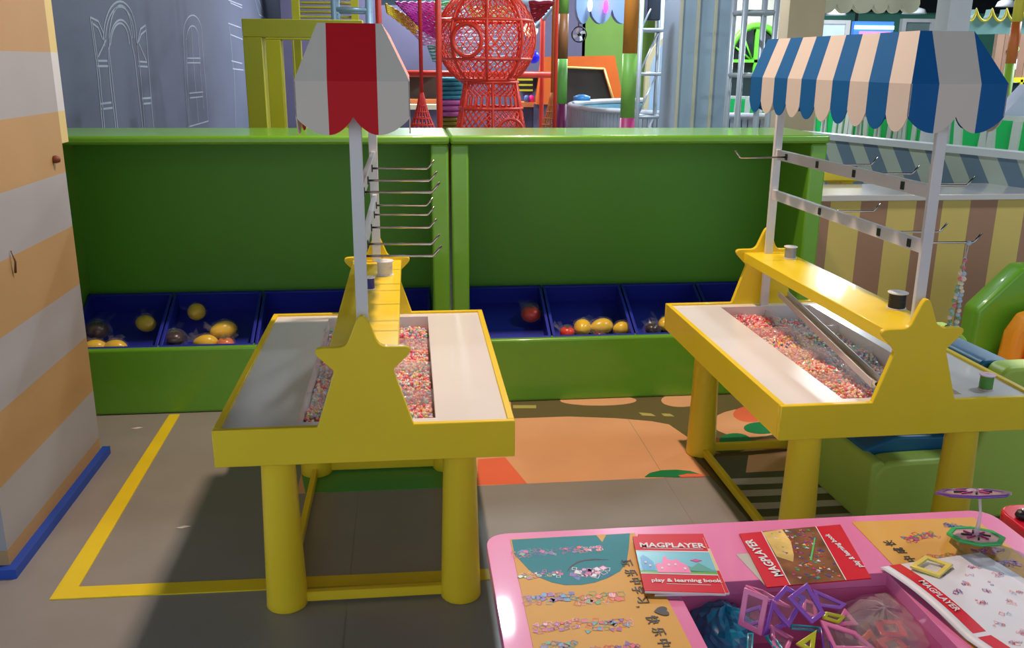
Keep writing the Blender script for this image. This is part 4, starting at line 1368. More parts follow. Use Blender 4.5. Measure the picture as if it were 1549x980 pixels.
side(0.0, 'arm'); side(0.46, 'arm')
MB().box((0.012, 0.09, 0.0), (0.60, 0.46, 0.16)).build('base', CG, ac, 0.01)
MB().slab([(x, 0.004, z) for x, z in roundpoly([(-0.006, 0.0), (0.05, 0.0), (0.04, 0.238), (-0.006, 0.238)], [0, 0, 0.02, 0.03], 4)], (0, 0.542, 0)).build('front_board', CG, ac, 0.008, 2)
pr = roundpoly([(0.0, 0.10), (0.5, 0.10), (0.5, 0.27), (0.12, 0.285), (0.012, 0.245)], [0.0, 0, 0.03, 0.03, 0.02], 5)
MB().slab([(x, 0.09, z) for x, z in pr], (0, 0.37, 0)).build('seat_cushion', CB, ac, 0.01, 2)
pr = roundpoly([(0.34, 0.22), (0.45, 0.22), (0.53, 0.53), (0.40, 0.545)], [0.02, 0, 0.02, 0.03], 5)
MB().slab([(x, 0.09, z) for x, z in pr], (0, 0.37, 0)).build('back_cushion', CB, ac, 0.01, 2)
pr = roundpoly([(0.46, 0.0), (0.60, 0.0), (0.60, 0.45), (0.53, 0.47)], 0.01, 3)
MB().slab([(x, 0.09, z) for x, z in pr], (0, 0.37, 0)).build('back_shell', CG, ac, 0.01, 2)

# ================================================================== PLAY HALL BEHIND
RP = mat('red_paint', (226, 66, 46), 0.4, var=0.04)
RROPE = mat('red_rope', (242, 78, 52), 0.6, var=0.06)
PBR = mat('pipe_blue', (150, 186, 204), 0.4)
BY = mat('gate_yellow', (206, 196, 40), 0.4, var=0.04)

# yellow portal: two frames one behind the other
for (u0, u1, u2, u3, v0, v1, Y, dp, lb) in ((365, 396, 520, 548, 28, 56, 6.0, 0.16, 'nearer yellow portal frame at the left, before the mural wall'), (401, 424, 500, 522, 52, 60, 6.9, 0.14, 'further yellow portal frame standing inside the nearer one')):
    a, b, c_, d = oy(u0, v0, Y), oy(u1, v1, Y), oy(u2, v1, Y), oy(u3, v0, Y)
    e = empty('portal_frame', (a.x, Y, 0), label=lb, cat='portal')
    MB().box((0, 0, 0), (b.x - a.x, dp, b.z)).build('post', BY, e, 0.004)
    MB().box((c_.x - a.x, 0, 0), (d.x - a.x, dp, b.z)).build('post', BY, e, 0.004)
    MB().box((0, 0, b.z), (d.x - a.x, dp, a.z)).build('lintel', BY, e, 0.004)
e = empty('yellow_stair', (0, 0, 0), label='yellow slatted climbing steps above the portal', cat='climbing steps')
for k in range(5):
    v = 27 - k * 7
    a, b = oy(448 + k * 2, v - 4, 8.2 + 0.12 * k), oy(536 + k, v, 8.2 + 0.12 * k)
    MB().box((a.x, a.y, b.z), (b.x, a.y + 0.22, a.z)).build('step', BY, e, 0.003)
for u in (446, 536):
    a = oy(u, 0, 8.15)
    MB().box((a.x - 0.03, 8.15, 0), (a.x + 0.03, 8.22, 2.6)).build('stringer', BY, e)
e = front_box('yellow_post', 443, 56, 449, 200, 7.6, BY, 0.05, ground=True); tag(e, 'thin yellow post beyond the portal frames', 'post')
e = empty('yellow_ball', oy(462, 196, 5.6), label='small yellow ball on the far side of the left cabinet', cat='ball')
MB().lathe([(0.028 * sin(pi * i / 10), -0.028 * cos(pi * i / 10)) for i in range(11)], 16).build('shell', BY, e)
MB().lathe([(0.0, -oy(462, 196, 5.6).z), (0.05, -oy(462, 196, 5.6).z), (0.045, -0.97), (0.012, -0.95), (0.012, -0.029), (0, -0.028)], 12).build('stand', BY, e)


def truss(us, v_r, Y, dp, label, cross=True, m=STEEL, r=0.022, vtop=-40, name='truss_tower'):
    a, b = oy(us[0], 100, Y), oy(us[1], 100, Y)
    zt = oy(us[0], vtop, Y).z
    t = empty(name, (a.x, Y, 0), label=label, cat='truss tower')
    W = b.x - a.x
    for x in (0, W):
        for y in (0, dp):
            MB().tube([(x, y, 0), (x, y, zt)], r, 10).build('chord', m, t)
    zsr = [oy(us[0], v, Y).z for v in v_r]
    zmin = min(zsr); st = (max(zsr) - zmin) / max(1, len(zsr) - 1)
    zz = list(zsr); k = zmin - st
    while k > 0.05:
        zz.append(k); k -= st
    for z in zz:
        mb = MB()
        for y in (0, dp): mb.tube([(0, y, z), (W, y, z)], r * 0.75, 8)
        for x in (0, W): mb.tube([(x, 0, z), (x, dp, z)], r * 0.75, 8)
        mb.build('rung', m, t)
        if cross:
            MB().tube([(0, 0, z), (W * 0.0 + W, dp, z + st)], r * 0.45, 6).build('brace', m, t)
    return t


truss((509, 560), (14, -40, 68), 7.2, 0.35, 'pale blue truss tower rising behind the red canopy', m=mat('truss_blue', (150, 176, 196), 0.35, metal=0.3), cross=False)
t1 = truss((967, 1005), (45, 112, 177), 7.4, 0.22, 'slim metal truss tower left of the white pillar', m=STEEL, r=0.018)
truss((1121, 1168), (18, 114, 210), 6.2, 0.22, 'thick metal truss tower right of the white pillar', m=STEEL, r=0.021, cross=False)
e = front_box('loudspeaker', 981, -14, 999, 31, 7.5, mat('speaker_black', (48, 54, 66), 0.4), 0.1, bevel=0.01); tag(e, 'dark loudspeaker fixed in the slim metal truss', 'loudspeaker')

# white blue pillar with cream battens
pb = empty('pillar', (oy(1024, 100, 6.7).x, 6.7, 0), label='wide pale blue square pillar with cream battens', cat='pillar')
wP = oy(1108, 100, 6.7).x - oy(1024, 100, 6.7).x
MB().box((0, 0, 0), (wP, wP, 3.6)).build('shaft', mat('pillar_blue', (176, 198, 220), 0.5, var=0.03), pb)
for u in (1026, 1051, 1077):
    x = oy(u, 100, 6.7).x - oy(1024, 100, 6.7).x
    MB().box((x - 0.008, -0.012, 0), (x + 0.012, 0.0, 3.6)).build('batten', mat('batten_cream', (222, 214, 188), 0.5), pb)
pc = empty('pillar', (oy(1187, 100, 6.9).x, 6.9, 0), label='plain beige square pillar behind the far end of the blue canopy', cat='pillar')
wB = oy(1240, 100, 6.9).x - oy(1187, 100, 6.9).x
MB().box((0, 0, 0), (wB, wB, 3.6)).build('shaft', mat('pillar_beige', (206, 184, 148), 0.55, var=0.04), pc)
pw = empty('pillar', (oy(1425, 100, 6.2).x, 6.2, 0), label='white square pillar rising behind the near end of the blue canopy', cat='pillar')
wB = oy(1458, 100, 6.2).x - oy(1425, 100, 6.2).x
MB().box((0, 0, 0), (wB, wB, 3.6)).build('shaft', mat('pillar_white', (214, 216, 220), 0.5, var=0.03), pw)


def colour_post(u, Y, rows, cols, r, label):
    b = oy(u, 100, Y)
    e = empty('colour_post', (b.x, Y, 0), label=label, cat='post')
    zz = [oy(u, v, Y).z for v in rows] + [0.0]
    for i, c in enumerate(cols):
        MB().lathe([(0, zz[i + 1]), (r, zz[i + 1]), (r, zz[i]), (0, zz[i])], 18, smooth=True).build('colour_band', mat('band_%d_%d_%d' % c, c, 0.45), e)
    return e


colour_post(851, 8.6, (-60, 21, 89, 157), ((126, 176, 70), (140, 90, 50), (120, 190, 90), (130, 36, 92)), 0.046, 'round post banded green, brown and plum left of the round pen')
colour_post(952, 6.6, (-60, 81, 178), ((224, 140, 50), (140, 200, 90), (190, 60, 120)), 0.052, 'round post banded orange, green and pink right of the round pen')
colour_post(1528, 6.6, (-30, 33, 96), ((216, 196, 60), (206, 104, 40), (150, 196, 60)), 0.036, 'round post banded yellow, orange and green at the right edge')

# ------------------------------------------------------------------ red rope sphere on its woven base
SY_ = 10.0
sc_ = oy(736, 58, SY_); SR = (oy(809, 60, SY_) - oy(663, 60, SY_)).length / 2
rs = empty('rope_sphere', (sc_.x, sc_.y, 0), label='red woven rope sphere on a flared rope base, part of the climbing frame', cat='climbing sphere')
S0 = Vector((0, 0, sc_.z))


def sph(a, b, r=None):
    r = SR if r is None else r
    return S0 + Vector((r * cos(b) * cos(a), r * cos(b) * sin(a), r * sin(b)))


for k in range(8):
    a = pi * k / 8 * 2
    MB().tube([sph(a + 0.71, b_ * pi / 24) for b_ in range(-9, 13)], 0.017, 6).build('meridian_bar', RP, rs)
for b in (-0.95, -0.42, 0.35, 0.95):
    MB().tube([sph(2 * pi * k / 36, b) for k in range(36)], 0.017, 6, closed=True).build('ring_bar', RP, rs)
port = sph(-pi / 2 - 0.50, -0.06) ; pr_ = SR * 0.31
pn = (port - S0).normalized(); pu = Vector((0, 0, 1)).cross(pn).normalized(); pv = pn.cross(pu)
MB().tube([S0 + (pn * SR * 0.95 + (pu * cos(2 * pi * k / 28) + pv * sin(2 * pi * k / 28)) * pr_ ) for k in range(28)], 0.022, 6, closed=True).build('port_ring', RP, rs)
mb = MB()
NR = 34
for sgn in (-1, 1):
    for k in range(NR):
        pts = []
        for j in range(15):
            b = -1.15 + 2.5 * j / 14
            a = 2 * pi * k / NR + sgn * (0.16 * sin(j * 1.6))
            p = sph(a, b, SR * 0.985)
            if (p - port).length < pr_ * 1.05:
                if len(pts) > 1: mb.tube(pts, 0.0065, 4, caps=False)
                pts = []
                continue
            pts.append(p)
        if len(pts) > 1: mb.tube(pts, 0.0065, 4, caps=False)
mb.build('rope_net', RROPE, rs)['kind'] = 'stuff'
# flared base
zt_, zb_ = oy(742, 124, SY_).z, 0.0
r_t = (oy(783, 124, SY_) - oy(701, 124, SY_)).length / 2
zc_ = oy(742, 200, SY_).z
slope = ((oy(793, 200, SY_) - oy(686, 200, SY_)).length / 2 - r_t) / (zt_ - zc_)
bx_ = 0.045


def bas(a, z, k=1.0):
    r = (r_t + slope * (zt_ - z)) * k
    return Vector((bx_ + r * cos(a), r * sin(a), z))


for z in (zt_, oy(742, 163, SY_).z, zc_ - 0.05, 0.35, 0.03):
    MB().tube([bas(2 * pi * k / 32, z) for k in range(32)], 0.016, 6, closed=True).build('base_ring', RP, rs)
for k in range(6):
    MB().tube([bas(2 * pi * k / 6 + 0.5, zt_ * (1 - j / 6)) for j in range(7)], 0.016, 6).build('base_bar', RP, rs)
mb = MB()
for sgn in (-1, 1):
    for k in range(30):
        mb.tube([bas(2 * pi * k / 30 + sgn * 0.22 * sin(j * 1.9), zt_ * (1 - j / 16), 0.985) for j in range(17)], 0.0075, 4, caps=False)
mb.build('base_net', RROPE, rs)['kind'] = 'stuff'
ar = [oy(772 + 19 * cos(radians(t)), 200 - 20 * sin(radians(t)), SY_ - 0.62) - Vector((sc_.x, sc_.y, 0)) for t in range(0, 181, 15)]
MB().tube(ar, 0.016, 6).build('entry_arch', RP, rs)

# climbing frame of red pipes
cf = empty('climbing_frame', (sc_.x, 9.2, 0), label='red and pale blue pipe frame round the rope sphere', cat='climbing frame')


def frame_pipe(name, pts, r, m):
    return MB().tube([p - Vector((sc_.x, 9.2, 0)) for p in pts], r, 8).build(name, m, cf)


for u, Y, r in ((664, 9.2, 0.030), (843, 9.2, 0.034), (820, 11.2, 0.028), (575, 9.2, 0.03)):
    p = oy(u, 100, Y)
    frame_pipe('upright', [Vector((p.x, Y, 0)), Vector((p.x, Y, 3.2))], r, RP)
for (u0, v0, u1, v1, Y, r, m) in ((575, 111, 845, 113, 10.8, 0.036, RP), (575, 2, 846, 4, 10.8, 0.04, PBR), (664, 30, 690, 31, 9.7, 0.02, RP)):
    frame_pipe('crossbar', [oy(u0, v0, Y), oy(u1, v1, Y)], r, m)
a = oy(845, 3, 10.8); b = oy(812, 40, 11.4)
frame_pipe('diagonal_pipe', [a, b], 0.03, PBR)
# funnel ropes hanging from the frame
for u, Y, lb, cl in ((635, 8.9, 'red rope flaring into a funnel net left of the rope sphere', (206, 44, 40)), (838, 10.2, 'ochre rope funnel beside the right frame upright', (170, 100, 40))):
    b = oy(u, 0, Y); z1 = oy(u, 140, Y).z; z2 = oy(u, 198, Y).z
    e = empty('rope_funnel', (b.x, Y, 0), label=lb, cat='rope funnel')
    m_ = mat('funnel_%d' % cl[0], cl, 0.55)
    MB().tube([(0, 0, z1), (0, 0, 3.2)], 0.018, 8).build('rope', m_, e)
    mb = MB()
    for k in range(16):
        a = 2 * pi * k / 16
        mb.tube([(0.012 * cos(a), 0.012 * sin(a), z1)] + [((0.02 + 0.11 * (j / 6) ** 1.6) * cos(a), (0.02 + 0.11 * (j / 6) ** 1.6) * sin(a), z1 + (z2 - z1) * j / 6) for j in range(1, 7)] + [(0.15 * cos(a), 0.15 * sin(a), 0.0)], 0.008, 4)
    mb.build('funnel_cords', m_, e)
    for j in range(2, 8):
        r_ = (0.02 + 0.11 * (min(j, 6) / 6) ** 1.6); z_ = z1 + (z2 - z1) * j / 6
        MB().tube([(r_ * cos(2 * pi * k / 16), r_ * sin(2 * pi * k / 16), z_) for k in range(16)], 0.010, 5, closed=True).build('funnel_ring', m_, e)


# crocheted colour nets slung from the frame
def net(name, p00, p10, p11, p01, rows, m, label, sag=0.0, amp=0.008):
    """rope patch: rows of cord from edge p00-p01 to edge p10-p11"""
    p10, p01 = p01, p10
    e = empty(name, p00, label=label, cat='crochet net', group='crocheted nets in the climbing frame')
    mb = MB(); back = MB()
    for j in range(rows + 1):
        t = j / rows
        a = Vector(p00).lerp(Vector(p01), t); b = Vector(p10).lerp(Vector(p11), t)
        pts = []
        L = (b - a).length
        n = max(4, int(L / 0.05))
        for i in range(n + 1):
            s_ = i / n
            p = a.lerp(b, s_) - Vector(p00)
            p.z += amp * sin(i * 2.2 + (j % 2) * pi) - sag * sin(pi * s_)
            pts.append(p)
        mb.tube(pts, L / n * 0.0 + max(0.008, (Vector(p00) - Vector(p01)).length / rows * 0.34), 5, caps=False)
    mb.build('cords', m, e)
    return e


def nm(c): return mat('net_%d_%d_%d' % c, c, 0.65, var=0.15, scale=80)


net('crochet_net', oy(583, 6, 9.4), oy(585, 18, 9.4), oy(628, 52, 10.2), oy(636, 36, 10.4), 9, nm((222, 200, 30)), 'yellow crocheted net strip at the upper left of the climbing frame')
net('crochet_net', oy(598, 4, 9.5), oy(640, 46, 9.9), oy(664, 60, 10.3), oy(664, 4, 10.3), 18, nm((192, 40, 170)), 'magenta crocheted net above the yellow strip')
net('crochet_net', oy(636, 4, 10.6), oy(638, 34, 10.6), oy(690, 42, 10.8), oy(694, 4, 10.8), 10, nm((80, 180, 90)), 'green crocheted net panel left of the rope sphere')
net('crochet_net', oy(622, 48, 10.6), oy(640, 68, 10.6), oy(700, 74, 10.8), oy(700, 40, 10.8), 10, nm((206, 160, 214)), 'lilac crocheted net band left of the rope sphere')
net('crochet_net', oy(646, 70, 10.5), oy(654, 92, 10.5), oy(700, 98, 10.5), oy(700, 68, 10.5), 9, nm((90, 196, 160)), 'mint crocheted net tapering below the lilac band')
net('crochet_net', oy(640, 6, 10.2), oy(642, 20, 10.2), oy(664, 22, 10.2), oy(664, 6, 10.2), 6, nm((226, 110, 40)), 'orange crocheted net patch beside the red upright')
net('crochet_net', oy(690, 6, 11.2), oy(700, 100, 11.2), oy(790, 100, 11.2), oy(790, 6, 11.2), 18, nm((214, 214, 226)), 'white crocheted net behind the rope sphere', amp=0.012)
net('crochet_net', oy(700, 0, 11.0), oy(716, 30, 11.0), oy(770, 34, 11.0), oy(786, -6, 11.0), 10, nm((214, 180, 50)), 'gold crocheted net behind the top of the rope sphere')
net('crochet_net', oy(800, 4, 10.0), oy(806, 34, 10.4), oy(822, 22, 10.4), oy(838, 4, 10.0), 8, nm((150, 24, 50)), 'crimson crocheted net at the upper right of the climbing frame')
# woven barrel left of the base
bb = oy(683, 160, 11.0)
e = empty('woven_barrel', (bb.x, 11.2, 0), label='tall woven rope barrel banded teal over mauve behind the red frame', cat='woven barrel')
for (v0, v1, c) in ((116, 150, (40, 140, 160)), (150, 176, (170, 90, 160)), (176, 205, (120, 122, 30))):
    z_t, z_b = oy(683, v0, 11.2).z, oy(683, v1, 11.2).z
    if v1 == 205: z_b = 0.05
    n = max(3, int((z_t - z_b) / 0.05))
    mb = MB()
    for j in range(n):
        z_ = z_b + (z_t - z_b) * (j + 0.5) / n
        mb.tube([(0.135 * cos(2 * pi * k / 20), 0.135 * sin(2 * pi * k / 20), z_) for k in range(20)], (z_t - z_b) / n * 0.5, 5, closed=True)
    mb.build('rope_coils', nm(c), e)
# blue and white balloons
for (u, v, R_, c, Y, lb) in ((807, 86, 9.5, (20, 30, 240), 10.9, 'blue ball hanging right of the rope sphere'), (803, 45, 11, (250, 236, 190), 12.0, 'glowing cream globe behind the right side of the rope sphere')):
    r_ = (oy(u + R_, v, Y) - oy(u, v, Y)).length
    e = empty('hanging_ball', oy(u, v, Y), label=lb, cat='ball')
    MB().lathe([(r_ * sin(pi * i / 12), -r_ * cos(pi * i / 12)) for i in range(13)], 20).build('globe', mat('globe_%d' % c[0], c, 0.4, emit=1.0 if c[0] > 200 else 0.25), e)
    MB().tube([(0, 0, r_), (0, 0, 3.6 - oy(u, v, Y).z)], 0.004, 5).build('cord', BLACK, e)

# ledges and dark openings at the back of the play hall
def booth(u0, u1, v0, v1, Y, label, face, inner, trim):
    a = oy(u0, v0, Y); b = oy(u1, v1, Y)
    e = empty('play_booth', (a.x, Y, 0), label=label, cat='play booth')
    W, H0, H1 = b.x - a.x, b.z, a.z
    MB().box((0, 0, 0), (W, 0.5, H0)).build('plinth', face, e)
    MB().box((0, 0.45, H0), (W, 0.5, H1)).build('booth_back', inner, e)
    MB().box((0, -0.08, H0 - 0.03), (W, 0.3, H0 + 0.03)).build('ledge', trim, e)
    MB().box((0, -0.02, H1), (W, 0.5, H1 + 0.06)).build('header', mat('header_dark', (40, 34, 50), 0.6), e)
    MB().box((0, -0.03, H1 + 0.015), (W, -0.02, H1 + 0.03)).build('yellow_line', BY, e)
    return e


booth(596, 664, 113, 154, 12.4, 'dark booth with an orange ledge at the left of the climbing frame', WP, mat('booth_brown', (96, 78, 66), 0.6), mat('ledge_orange', (226, 130, 70), 0.5))
booth(783, 832, 118, 158, 12.2, 'booth with an orange ledge and toys right of the rope base', WP, mat('booth_slate', (96, 98, 130), 0.6), mat('ledge_orange', (226, 130, 70), 0.5))
e = empty('white_ledge', (oy(598, 160, 11.8).x, 11.8, 0), label='white shelf running under the orange ledge', cat='shelf')
z_ = oy(600, 162, 11.8).z
MB().box((0, 0, z_ - 0.03), (oy(664, 160, 11.8).x - oy(598, 160, 11.8).x, 0.2, z_ + 0.03)).build('shelf_board', mat('ledge_cream', (236, 226, 190), 0.5), e)
MB().box((0.02, 0.05, 0), (0.08, 0.15, z_ - 0.03)).box((0.3, 0.05, 0), (0.36, 0.15, z_ - 0.03)).build('bracket', WP, e)
e = empty('bar_stack', (oy(783, 118, 11.9).x, 11.9, 0), label='stack of black and yellow bars right of the rope base', cat='bar stack')
for k in range(5):
    a, b = oy(783, 119 + k * 4, 11.9), oy(806, 122 + k * 4, 11.9)
    MB().box((0, 0, b.z), (b.x - a.x, 0.04, a.z)).build('bar', BY if k % 2 == 0 else BLACK, e)
MB().box((-0.01, 0.04, 0), (0.02, 0.08, oy(783, 118, 11.9).z)).build('bar_post', BLACK, e)
for (u, v, c, lb) in ((797, 156, (90, 110, 170), 'blue toy block on the orange ledge'), (804, 152, (226, 30, 140), 'pink toy block on the orange ledge'), (820, 151, (110, 130, 140), 'grey toy block on the orange ledge')):
    p = oy(u, 158, 12.15)
    o = MB().lathe([(0, 0), (0.035, 0), (0.035, 0.07), (0.02, 0.085), (0.0, 0.09)], 12).build('toy_block', mat('blk_%d' % c[0], c, 0.5)); o.location = (p.x, 12.17, p.z + 0.03)
    tag(o, lb, 'toy')
# orange framed screen
a0 = [oy(*q, 12.0) for q in ((822, 86), (930, 84), (944, 158), (812, 158))]
a1 = [oy(*q, 12.0) for q in ((838, 101), (914, 104), (930, 158), (832, 158))]
e = empty('play_screen', (a0[0].x, 12.0, 0), label='dark screen in a wide orange frame on the olive wall', cat='screen')
rel = lambda p: p - Vector((a0[0].x, 12.0, 0))
for i, j in ((0, 1), (1, 2), (3, 0)):
    MB().slab([rel(a0[i]), rel(a0[j]), rel(a1[j]), rel(a1[i])], (0, 0.25, 0)).build('frame_board', mat('frame_orange', (214, 100, 30), 0.45), e)
MB().slab([rel(p) + Vector((0, 0.12, 0)) for p in a1], (0, 0.05, 0)).build('screen_panel', mat('screen_dark', (62, 54, 50), 0.35), e)
for i, j in ((0, 1), (1, 2)):
    d_ = (rel(a1[j]) - rel(a1[i])).normalized()
    MB().tube([rel(a1[i]), rel(a1[j])], 0.014, 6).build('screen_trim', mat('trim_pale', (230, 196, 120), 0.5), e)
MB().box((-0.1, 0.1, 0), (1.0, 0.25, a0[2].z)).build('screen_base', WP, e)
# fan
fc = oy(876, 52, 11.0)
e = empty('wall_fan', fc, label='small black round fan hanging by the olive wall', cat='fan')
fr = 0.085
MB().tube([(fr * cos(2 * pi * k / 24), 0, fr * sin(2 * pi * k / 24)) for k in range(24)], 0.008, 6, closed=True).build('guard', BLACK, e)
for k in range(4):
    a = 2 * pi * k / 4 + 0.4
    MB().slab([(0.012 * cos(a), -0.005, 0.012 * sin(a)), (fr * 0.9 * cos(a - .3), -0.02, fr * 0.9 * sin(a - .3)), (fr * 0.92 * cos(a + .2), 0.0, fr * 0.92 * sin(a + .2)), (fr * 0.5 * cos(a + .5), 0.01, fr * 0.5 * sin(a + .5))], (0, 0.004, 0)).build('blade', mat('fan_white', (220, 225, 225), 0.4), e)
MB().lathe([(0, -0.02), (0.02, -0.02), (0.02, 0.03), (0, 0.03)], 12, axis='y').build('hub', BLACK, e)
MB().tube([(0, 0.03, 0), (0.0, 0.06, 0.2), (0.02, 0.05, 3.6 - fc.z)], 0.006, 6).build('hanger', BLACK, e)

# cloud board with lamps
def scallop_board(name, us, v_top, vs_, Y, th, m, label, n=10, cat='valance'):
    """board with a lobed lower edge; us = lobe boundaries, vs_ = (notch row, lobe row)"""
    pts = [oy(us[-1], v_top, Y), oy(us[0], v_top, Y)]
    for i in range(len(us) - 1):
        for k in range(n + (i == len(us) - 2)):
            t = k / n
            u = us[i] + (us[i + 1] - us[i]) * t
            v = vs_[0] + (vs_[1] - vs_[0]) * max(0, sin(pi * t)) ** 0.6
            pts.append(oy(u, v, Y))
    o = MB().slab(pts, (0, th, 0)).build(name, m)
    tag(o, label, cat)
    return o


cl = scallop_board('cloud_board', (872, 893, 926, 960), -40, (14, 36), 8.0, 0.1, mat('cloud_blue', (138, 170, 216), 0.5), 'pale blue cloud shaped board with oval lamps above the round pen')
for (u, v, c, s_) in ((892, 8, (250, 250, 240), 1.4), (916, 10, (255, 60, 200), 3.0)):
    p = oy(u, v, 7.97)
    o = MB().lathe([(0, -0.01), (0.018, -0.006), (0.02, 0.0), (0.02, 0.03), (0, 0.03)], 16, axis='y').build('oval_lamp', mat('lamp_%d' % c[1], c, 0.4, emit=s_), cl)
    o.location = p; o.scale = (0.9, 1, 2.6)

# round slatted pen
PC = Vector((oy(866, 170, 9.1).x + 1.75, 9.1, 0)); PR = 1.75
pn_ = empty('round_pen', PC, label='round pen of narrow grey slats with a pale blue inside', cat='pen')
rail = []
GS = mat('slat_grey', (176, 184, 198), 0.5); BS = mat('slat_blue', (130, 190, 220), 0.5)
n = 150
for k in range(n):
    a = pi * 0.35 + (2 * pi - pi * 0.7) * k / (n - 1)
    a_ = a
    c_, s_ = cos(a_), sin(a_)
    near = s_ < 0.1
    if c_ > -0.25: continue
    w_ = 0.02
    t_ = Vector((-s_, c_, 0)); p = Vector((PR * c_, PR * s_, 0)); nn = Vector((c_, s_, 0))
    MB().slab([p - t_ * w_, p + t_ * w_, p + t_ * w_ + Vector((0, 0, 1.05)), p - t_ * w_ + Vector((0, 0, 1.05))], nn * 0.02).build('slat', GS, pn_)
aa = [pi * 0.58 + (pi * 0.84) * k / 60 for k in range(61)]
MB().tube([(PR * 1.0 * cos(a), PR * sin(a), 1.07) for a in aa], 0.03, 8).build('top_rail', mat('pen_rail', (196, 200, 212), 0.4), pn_)
mb = MB(); vs = []; fs = []
for a in aa:
    vs += [((PR - 0.03) * cos(a), (PR - 0.03) * sin(a), 0.02), ((PR - 0.03) * cos(a), (PR - 0.03) * sin(a), 1.04), ((PR - 0.015) * cos(a), (PR - 0.015) * sin(a), 0.02), ((PR - 0.015) * cos(a), (PR - 0.015) * sin(a), 1.04)]
for k in range(60):
    q = 4 * k
    fs += [(q, q + 1, q + 5, q + 4), (q + 2, q + 6, q + 7, q + 3), (q + 1, q + 3, q + 7, q + 5)]
mb.add(vs, fs, 0).build('inner_lining', BS, pn_)
o = MB().lathe([(0, 0), (0.09, 0), (0.09, 0.04), (0.03, 0.06), (0, 0.06)], 14).build('blue_cap', mat('cap_blue', (70, 150, 220), 0.4), pn_)
o.location = oy(880, 152, 9.6) - PC


# arch panel, green windows
def arch_pts(u0, u1, v_b, v_s, v_t, Y, n=14):
    a, b = oy(u0, v_b, Y), oy(u1, v_b, Y)
    zs_, zt2 = oy(u0, v_s, Y).z, oy(u0, v_t, Y).z
    cx_ = (a.x + b.x) / 2; rx = (b.x - a.x) / 2
    return [Vector((a.x, Y, a.z))] + [Vector((cx_ - rx * cos(pi * k / n), Y, zs_ + (zt2 - zs_) * sin(pi * k / n))) for k in range(n + 1)] + [Vector((b.x, Y, b.z))]


e = empty('arch_panel', (0, 0, 0), label='pale blue arched panel edged in cream behind the slim truss', cat='arch panel')
MB().slab(arch_pts(972, 1062, 204, 110, 50, 8.2), (0, 0.05, 0)).build('cream_edge', mat('edge_cream', (216, 200, 160), 0.5), e)
MB().slab([p - Vector((0, 0.006, 0)) for p in arch_pts(979, 1055, 204, 112, 57, 8.2)], (0, 0.005, 0)).build('panel', mat('panel_paleblue', (172, 198, 226), 0.5), e)
WG = mat('window_green', (110, 200, 60), 0.45)
DG = mat('dark_glass', (22, 36, 44), 0.15, coat=0.5)


def arch_window(u0, u1, vb, vs2, vt, Y, label):
    e = empty('arched_window', (0, 0, 0), label=label, cat='window')
    out = arch_pts(u0, u1, vb, vs2, vt, Y)
    MB().slab([p + Vector((0, 0.03, 0)) for p in out], (0, 0.02, 0)).build('glass', DG, e)
    MB().tube(out, 0.045, 6, closed=True).build('window_frame', WG, e)
    cx_ = (out[0].x + out[-1].x) / 2; zt2 = max(p.z for p in out)
    MB().box((cx_ - 0.025, Y - 0.02, out[0].z), (cx_ + 0.025, Y + 0.02, zt2)).build('mullion', WG, e)
    for v in (vs2, (vs2 + vb) / 2):
        z_ = oy(u0, v, Y).z
        MB().box((out[0].x, Y - 0.02, z_ - 0.02), (out[-1].x, Y + 0.02, z_ + 0.02)).build('transom', WG, e)
    q = oy((u0 + u1) / 2, vs2, Y)
    for a in (35, 65, 115, 145):
        r_ = min((out[-1].x - out[0].x) / 2, zt2 - q.z) * 0.92
        MB().tube([(q.x, Y, q.z), (q.x + r_ * cos(radians(a)), Y, q.z + r_ * sin(radians(a)))], 0.014, 5).build('sun_bar', WG, e)
    return e


wl2 = struct(front_box('wall_back_cream', 1000, -60, 1230, 150, 12.6, mat('wall_cream', (200, 196, 186), 0.6), 0.15, ground=True))
arch_window(998, 1034, 146, 96, 66, 12.55, 'green framed arched window seen between truss and white pillar')
arch_window(1098, 1178, 150, 92, 38, 12.55, 'green framed arched window right of the white pillar')
e = front_box('play_board', 1004, 124, 1028, 144, 11.6, mat('panel_yellow', (240, 220, 40), 0.4), 0.1, ground=True); tag(e, 'small bright yellow panel beside the white pillar', 'panel')
e = front_box('low_cabinet', 1100, 114, 1180, 118, 11.9, mat('sill_dark', (30, 48, 52), 0.4), 0.25, ground=True); front_box('sill', 1098, 110, 1182, 114, 11.88, mat('sill_lime', (130, 200, 70), 0.4), 0.28, parent=e); tag(e, 'dark low cabinet with a lime sill under the arched window', 'cabinet')

# ------------------------------------------------------------------ upper right: far shops
v1 = scallop_board('scalloped_valance', (1236, 1266, 1291, 1322, 1344, 1364, 1392), -60, (6, 20), 7.0, 0.06, mat('valance_cream', (226, 220, 190), 0.5), 'cream scalloped valance hanging above the far blue canopy end')
v2 = scallop_board('scalloped_fascia', (1455, 1476, 1500, 1521, 1542, 1564, 1586, 1608), -18, (14, 14.01), 8.0, 0.08, mat('fascia_teal', (130, 176, 176), 0.5), 'teal fascia with yellow edged scallops at the upper right', cat='fascia')
